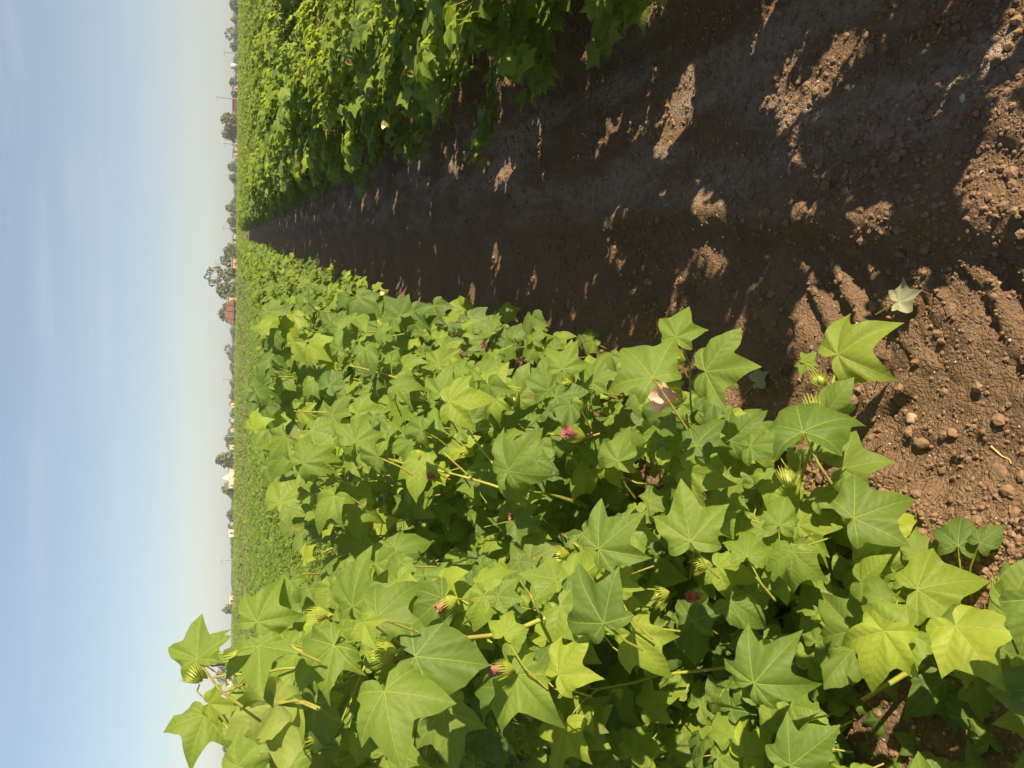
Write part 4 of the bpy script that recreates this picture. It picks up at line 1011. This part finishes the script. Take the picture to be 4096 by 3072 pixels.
def wallmat(name, c): return simple(name, c, .85, .2, .22, 1.2, .2, 12)
W_ = {n: wallmat(n + '_wall', c) for n, c in {'white': (.38, .37, .35), 'pink': (.52, .33, .25), 'orange': (.42, .27, .16), 'red': (.135, .058, .045), 'beige': (.46, .33, .22), 'grey': (.36, .34, .33), 'yellow': (.44, .31, .15), 'cream': (.62, .50, .34)}.items()}
M_glass = simple('dark_window', (.03, .035, .04), .3, .5, .2)
M_door = simple('door_wood', (.12, .07, .04), .7, .2, .3)
M_roofr = simple('roof_red', (.165, .072, .056), .8, .2, .3, 1.0, .4, 9)
M_roofg = simple('roof_grey', (.22, .21, .21), .8, .2, .25, 1.0, .3, 9)
def house(py0, py1, top, dist, wall, roof, label, hip=False, name='house', depth=5.0):
    pm = bearing(940, (py0 + py1) / 2, dist); pt = bearing(top, (py0 + py1) / 2, dist)
    Wd = abs(py1 - py0) / F * dist; H = pt[2]
    t = thing(name, (pm[0], pm[1], 0), label, 'house'); t.rotation_euler.z = math.atan2(pm[1], pm[0]) - math.pi / 2
    b = MB(); wh = H * (.56 if hip else .92)
    b.box((0, depth / 2, wh / 2), (Wd, depth, wh)); obj('wall', b.mesh('wall', W_[wall], False), t)
    r_ = MB()
    if hip:
        o = .35; a = .14 * Wd
        v = np.array([[-Wd / 2 - o, -o, wh - .15], [Wd / 2 + o, -o, wh - .15], [Wd / 2 + o, depth + o, wh - .15], [-Wd / 2 - o, depth + o, wh - .15], [-Wd / 2 + a, depth / 2, H], [Wd / 2 - a, depth / 2, H]])
        r_.add(v, [[0, 1, 5, 4], [2, 3, 4, 5], [1, 2, 5], [3, 0, 4], [3, 2, 1, 0]])
        for k in (-.27, .05, .3): r_.tube([[k * Wd, -o - .02, wh - .12], [k * Wd, depth / 2 - .05, H + .02]], .07, .07, 5)
        r_.tube([[-Wd / 2 + a, depth / 2, H + .03], [Wd / 2 - a, depth / 2, H + .03]], .12, .12, 6)
    else:
        r_.box((0, depth / 2, wh + H * .03), (Wd + .3, depth + .3, H * .06)); 
        r_.box((0, .02, wh + H * .07), (Wd + .25, .18, H * .05))
    obj('roof', r_.mesh('roof', M_roofr if roof == 'red' else M_roofg, False), t)
    nw = max(1, int(Wd / 2.6))
    for k in range(nw):
        xw = -Wd / 2 + Wd * (k + .5) / nw; wz = min(wh * .62, 1.75)
        f_ = MB()
        ww, hh = min(.9, Wd * .25), min(.9, wh * .35)
        for sx, sz, dx, dz in ((0, hh / 2, ww + .12, .08), (0, -hh / 2, ww + .12, .08), (ww / 2, 0, .08, hh), (-ww / 2, 0, .08, hh)): f_.box((xw + sx, -.03, wz + sz), (dx, .10, dz))
        if k == nw // 2 and nw > 1:
            d_ = MB(); d_.box((xw, -.02, 1.0 * min(1, wh / 2.3)), (.95, .08, 2.0 * min(1, wh / 2.3))); obj('door', d_.mesh('door', M_door, False), t)
        else:
            fo = obj('window', f_.mesh('window', W_['white'], False), t)
            g_ = MB(); g_.box((xw, -.004, wz), (ww, .03, hh)); obj('pane', g_.mesh('pane', M_glass, False), fo)
    return t
house(344, 362, 930, 215, 'pink', 'grey', 'pinkish hut at the end of the long white roofline')
house(398, 480, 929, 205, 'red', 'red', 'long low red brown house by the pair of brownish trees')
house(562, 600, 933, 205, 'white', 'grey', 'small white hut with a pole before it, right after the pair of trees')
house(614, 632, 929, 215, 'pink', 'grey', 'tiny pink hut among low bushes')
house(940, 955, 930, 215, 'white', 'grey', 'brighter white hut on one side of the green hedge')
house(966, 976, 930, 210, 'white', 'grey', 'narrow white hut next to the central clump of trees')
house(1037, 1072, 925, 160, 'orange', 'grey', 'pale orange hut in front of the big central trees')
house(1192, 1212, 908, 155, 'orange', 'grey', 'orange end building touching the red barn', depth=4)
house(1205, 1293, 904, 150, 'red', 'red', 'large red brown barn with a hipped roof', True, 'barn', 7)
house(1612, 1630, 921, 250, 'beige', 'grey', 'small beige hut in the hazy tree line')
house(1676, 1688, 922, 250, 'white', 'grey', 'tiny white hut under the grey trees')
house(1715, 1728, 920, 245, 'beige', 'grey', 'little cream hut beside the brownish trees', )
house(1780, 1798, 916, 225, 'beige', 'grey', 'brown hut half hidden by the dark green tree')
house(1814, 1846, 910, 210, 'yellow', 'grey', 'yellow orange house under the leaning olive tree')
house(1850, 1885, 912, 205, 'beige', 'grey', 'beige house with a pale window beside the yellow one')
house(1886, 1910, 911, 203, 'grey', 'grey', 'grey house between the beige house and the red wall')
house(1911, 1931, 911, 203, 'red', 'red', 'red walled house beside the little white spire')
house(1932, 1952, 911, 203, 'grey', 'grey', 'greyish white house next to the red walled one')
house(2090, 2100, 921, 235, 'white', 'grey', 'tiny white hut beside the grey dome shaped tree')
house(2118, 2146, 908, 240, 'white', 'grey', 'pale whitish building in the thin tree line')
house(2385, 2422, 910, 200, 'pink', 'grey', 'pink house beside the round brownish tree')
house(2690, 2740, 902, 185, 'beige', 'grey', 'beige house glimpsed behind the stalk of the tall cotton plant')
house(2850, 2900, 900, 185, 'pink', 'grey', 'pink house glimpsed beneath the small young leaf')
# small shrine with a pointed white spire
pm = bearing(940, 1912, 198); H = bearing(890, 1912, 198)[2]
t = thing('shrine', (pm[0], pm[1], 0), 'little cream shrine with a pointed spire above the houses', 'shrine')
b = MB(); b.box((0, 0, H * .3), (2.0, 2.0, H * .6)); obj('wall', b.mesh('wall', W_['cream'], False), t)
b = MB()
prof = [(1.05, .60), (1.0, .66), (.8, .74), (.55, .82), (.3, .89), (.12, .95), (.03, 1.0)]
pts = [np.array([0, 0, z * H]) for _, z in prof]; v = []; f = []
for i, (r_, z) in enumerate(prof):
    for k in range(10): v.append([r_ * math.cos(k * .6283), r_ * math.sin(k * .6283), z * H])
for i in range(len(prof) - 1):
    for k in range(10): f.append([i * 10 + k, i * 10 + (k + 1) % 10, (i + 1) * 10 + (k + 1) % 10, (i + 1) * 10 + k])
b.add(np.array(v), f); obj('spire', b.mesh('spire', W_['cream']), t)
# long white roofline with a round tank
pa, pb = bearing(941, 272, 190), bearing(941, 346, 190); za = bearing(936, 300, 190)[2]
t = thing('white_pipeline', (pa[0], pa[1], 0), 'long white pipe running level along the field edge beside the round tank', 'pipe')
b = MB(); e = np.array([pb[0] - pa[0], pb[1] - pa[1], 0]); b.tube([[0, 0, za - .25], e + [0, 0, za - .25]], .22, .22, 10, cap=True); obj('pipe', b.mesh('pipe', W_['white']), t)
b = MB()
for q in (.05, .35, .65, .95): b.box(e * q + [0, 0, (za - .4) / 2], (.2, .2, za - .4))
obj('support', b.mesh('support', W_['grey'], False), t)
t = thing('water_tank', (pa[0] + .3, pa[1], 0), 'round white tank on legs at the end of the long white pipe', 'tank')
b = MB(); v = []; f = []
for i, (r_, z) in enumerate([(.05, -.62), (.55, -.55), (.62, 0), (.55, .5), (.3, .66), (.05, .72)]):
    for k in range(12): v.append([r_ * math.cos(k * .5236), r_ * math.sin(k * .5236), za + z])
for i in range(5):
    for k in range(12): f.append([i * 12 + k, i * 12 + (k + 1) % 12, (i + 1) * 12 + (k + 1) % 12, (i + 1) * 12 + k])
b.add(np.array(v), f); obj('tank', b.mesh('tank', W_['white']), t)
b = MB(); [b.tube([[x, y, 0], [x, y, za - .5]], .06, .06, 6) for x in (-.35, .35) for y in (-.35, .35)]; obj('stand', b.mesh('stand', W_['grey']), t)
M_pole = simple('pole', (.20, .19, .19), .7, .3, .2)
def pole(py, py_top, top, dist, label, rad=.14):
    p = bearing(941, py, dist); q = bearing(top, py_top, dist)
    t = thing('utility_pole', (p[0], p[1], 0), label, 'pole')
    e = q - np.array([p[0], p[1], 0]); b = MB(); b.tube([[0, 0, 0], e * .5, e], rad, rad * .6, 7, cap=True); obj('shaft', b.mesh('shaft', M_pole), t)
    b = MB(); d = nrm([p[1], -p[0], 0]); c_ = e * .93; b.tube([c_ - d * .8, c_ + d * .8], .07, .07, 5, cap=True); obj('crossarm', b.mesh('crossarm', M_pole), t)
pole(210, 207, 893, 200, 'short thin pole near the dark trees at the upper edge')
pole(396, 386, 863, 190, 'tall leaning pole by the low red house')
pole(576, 573, 893, 195, 'thin pole in front of the small white hut')
pole(914, 911, 889, 190, 'thin pole beside the round green brown tree')
pole(1052, 1051, 855, 162, 'bare stick like pole poking out above the big central trees', .10)
pole(1519, 1516, 889, 220, 'thin dark pole in the hazy tree line')
pole(1745, 1748, 891, 220, 'pole against the brownish tree of the hazy line')
pole(2238, 2243, 882, 210, 'lone thin pole standing by itself over low scrub')

# ------------------------------------------------------------------ air
HAZE = 0.0006
if HAZE:
    b = MB(); b.box((0, 190, 11.5), (700, 520, 27)); o = obj('haze', None or b.mesh('haze', [], False)); o.data.materials.clear()
    m = NT('haze'); pv = m.n('ShaderNodeVolumePrincipled'); pv.inputs['Color'].default_value = (.80, .89, 1.0, 1); pv.inputs['Density'].default_value = HAZE; pv.inputs['Anisotropy'].default_value = 0.0
    m.l(pv.outputs[0], m.out.inputs['Volume']); o.data.materials.append(m.m)
    tag(o, 'thin pale haze over the field', 'haze', kind='stuff'); o.display_type = 'WIRE'
print('objects', len(C.objects))
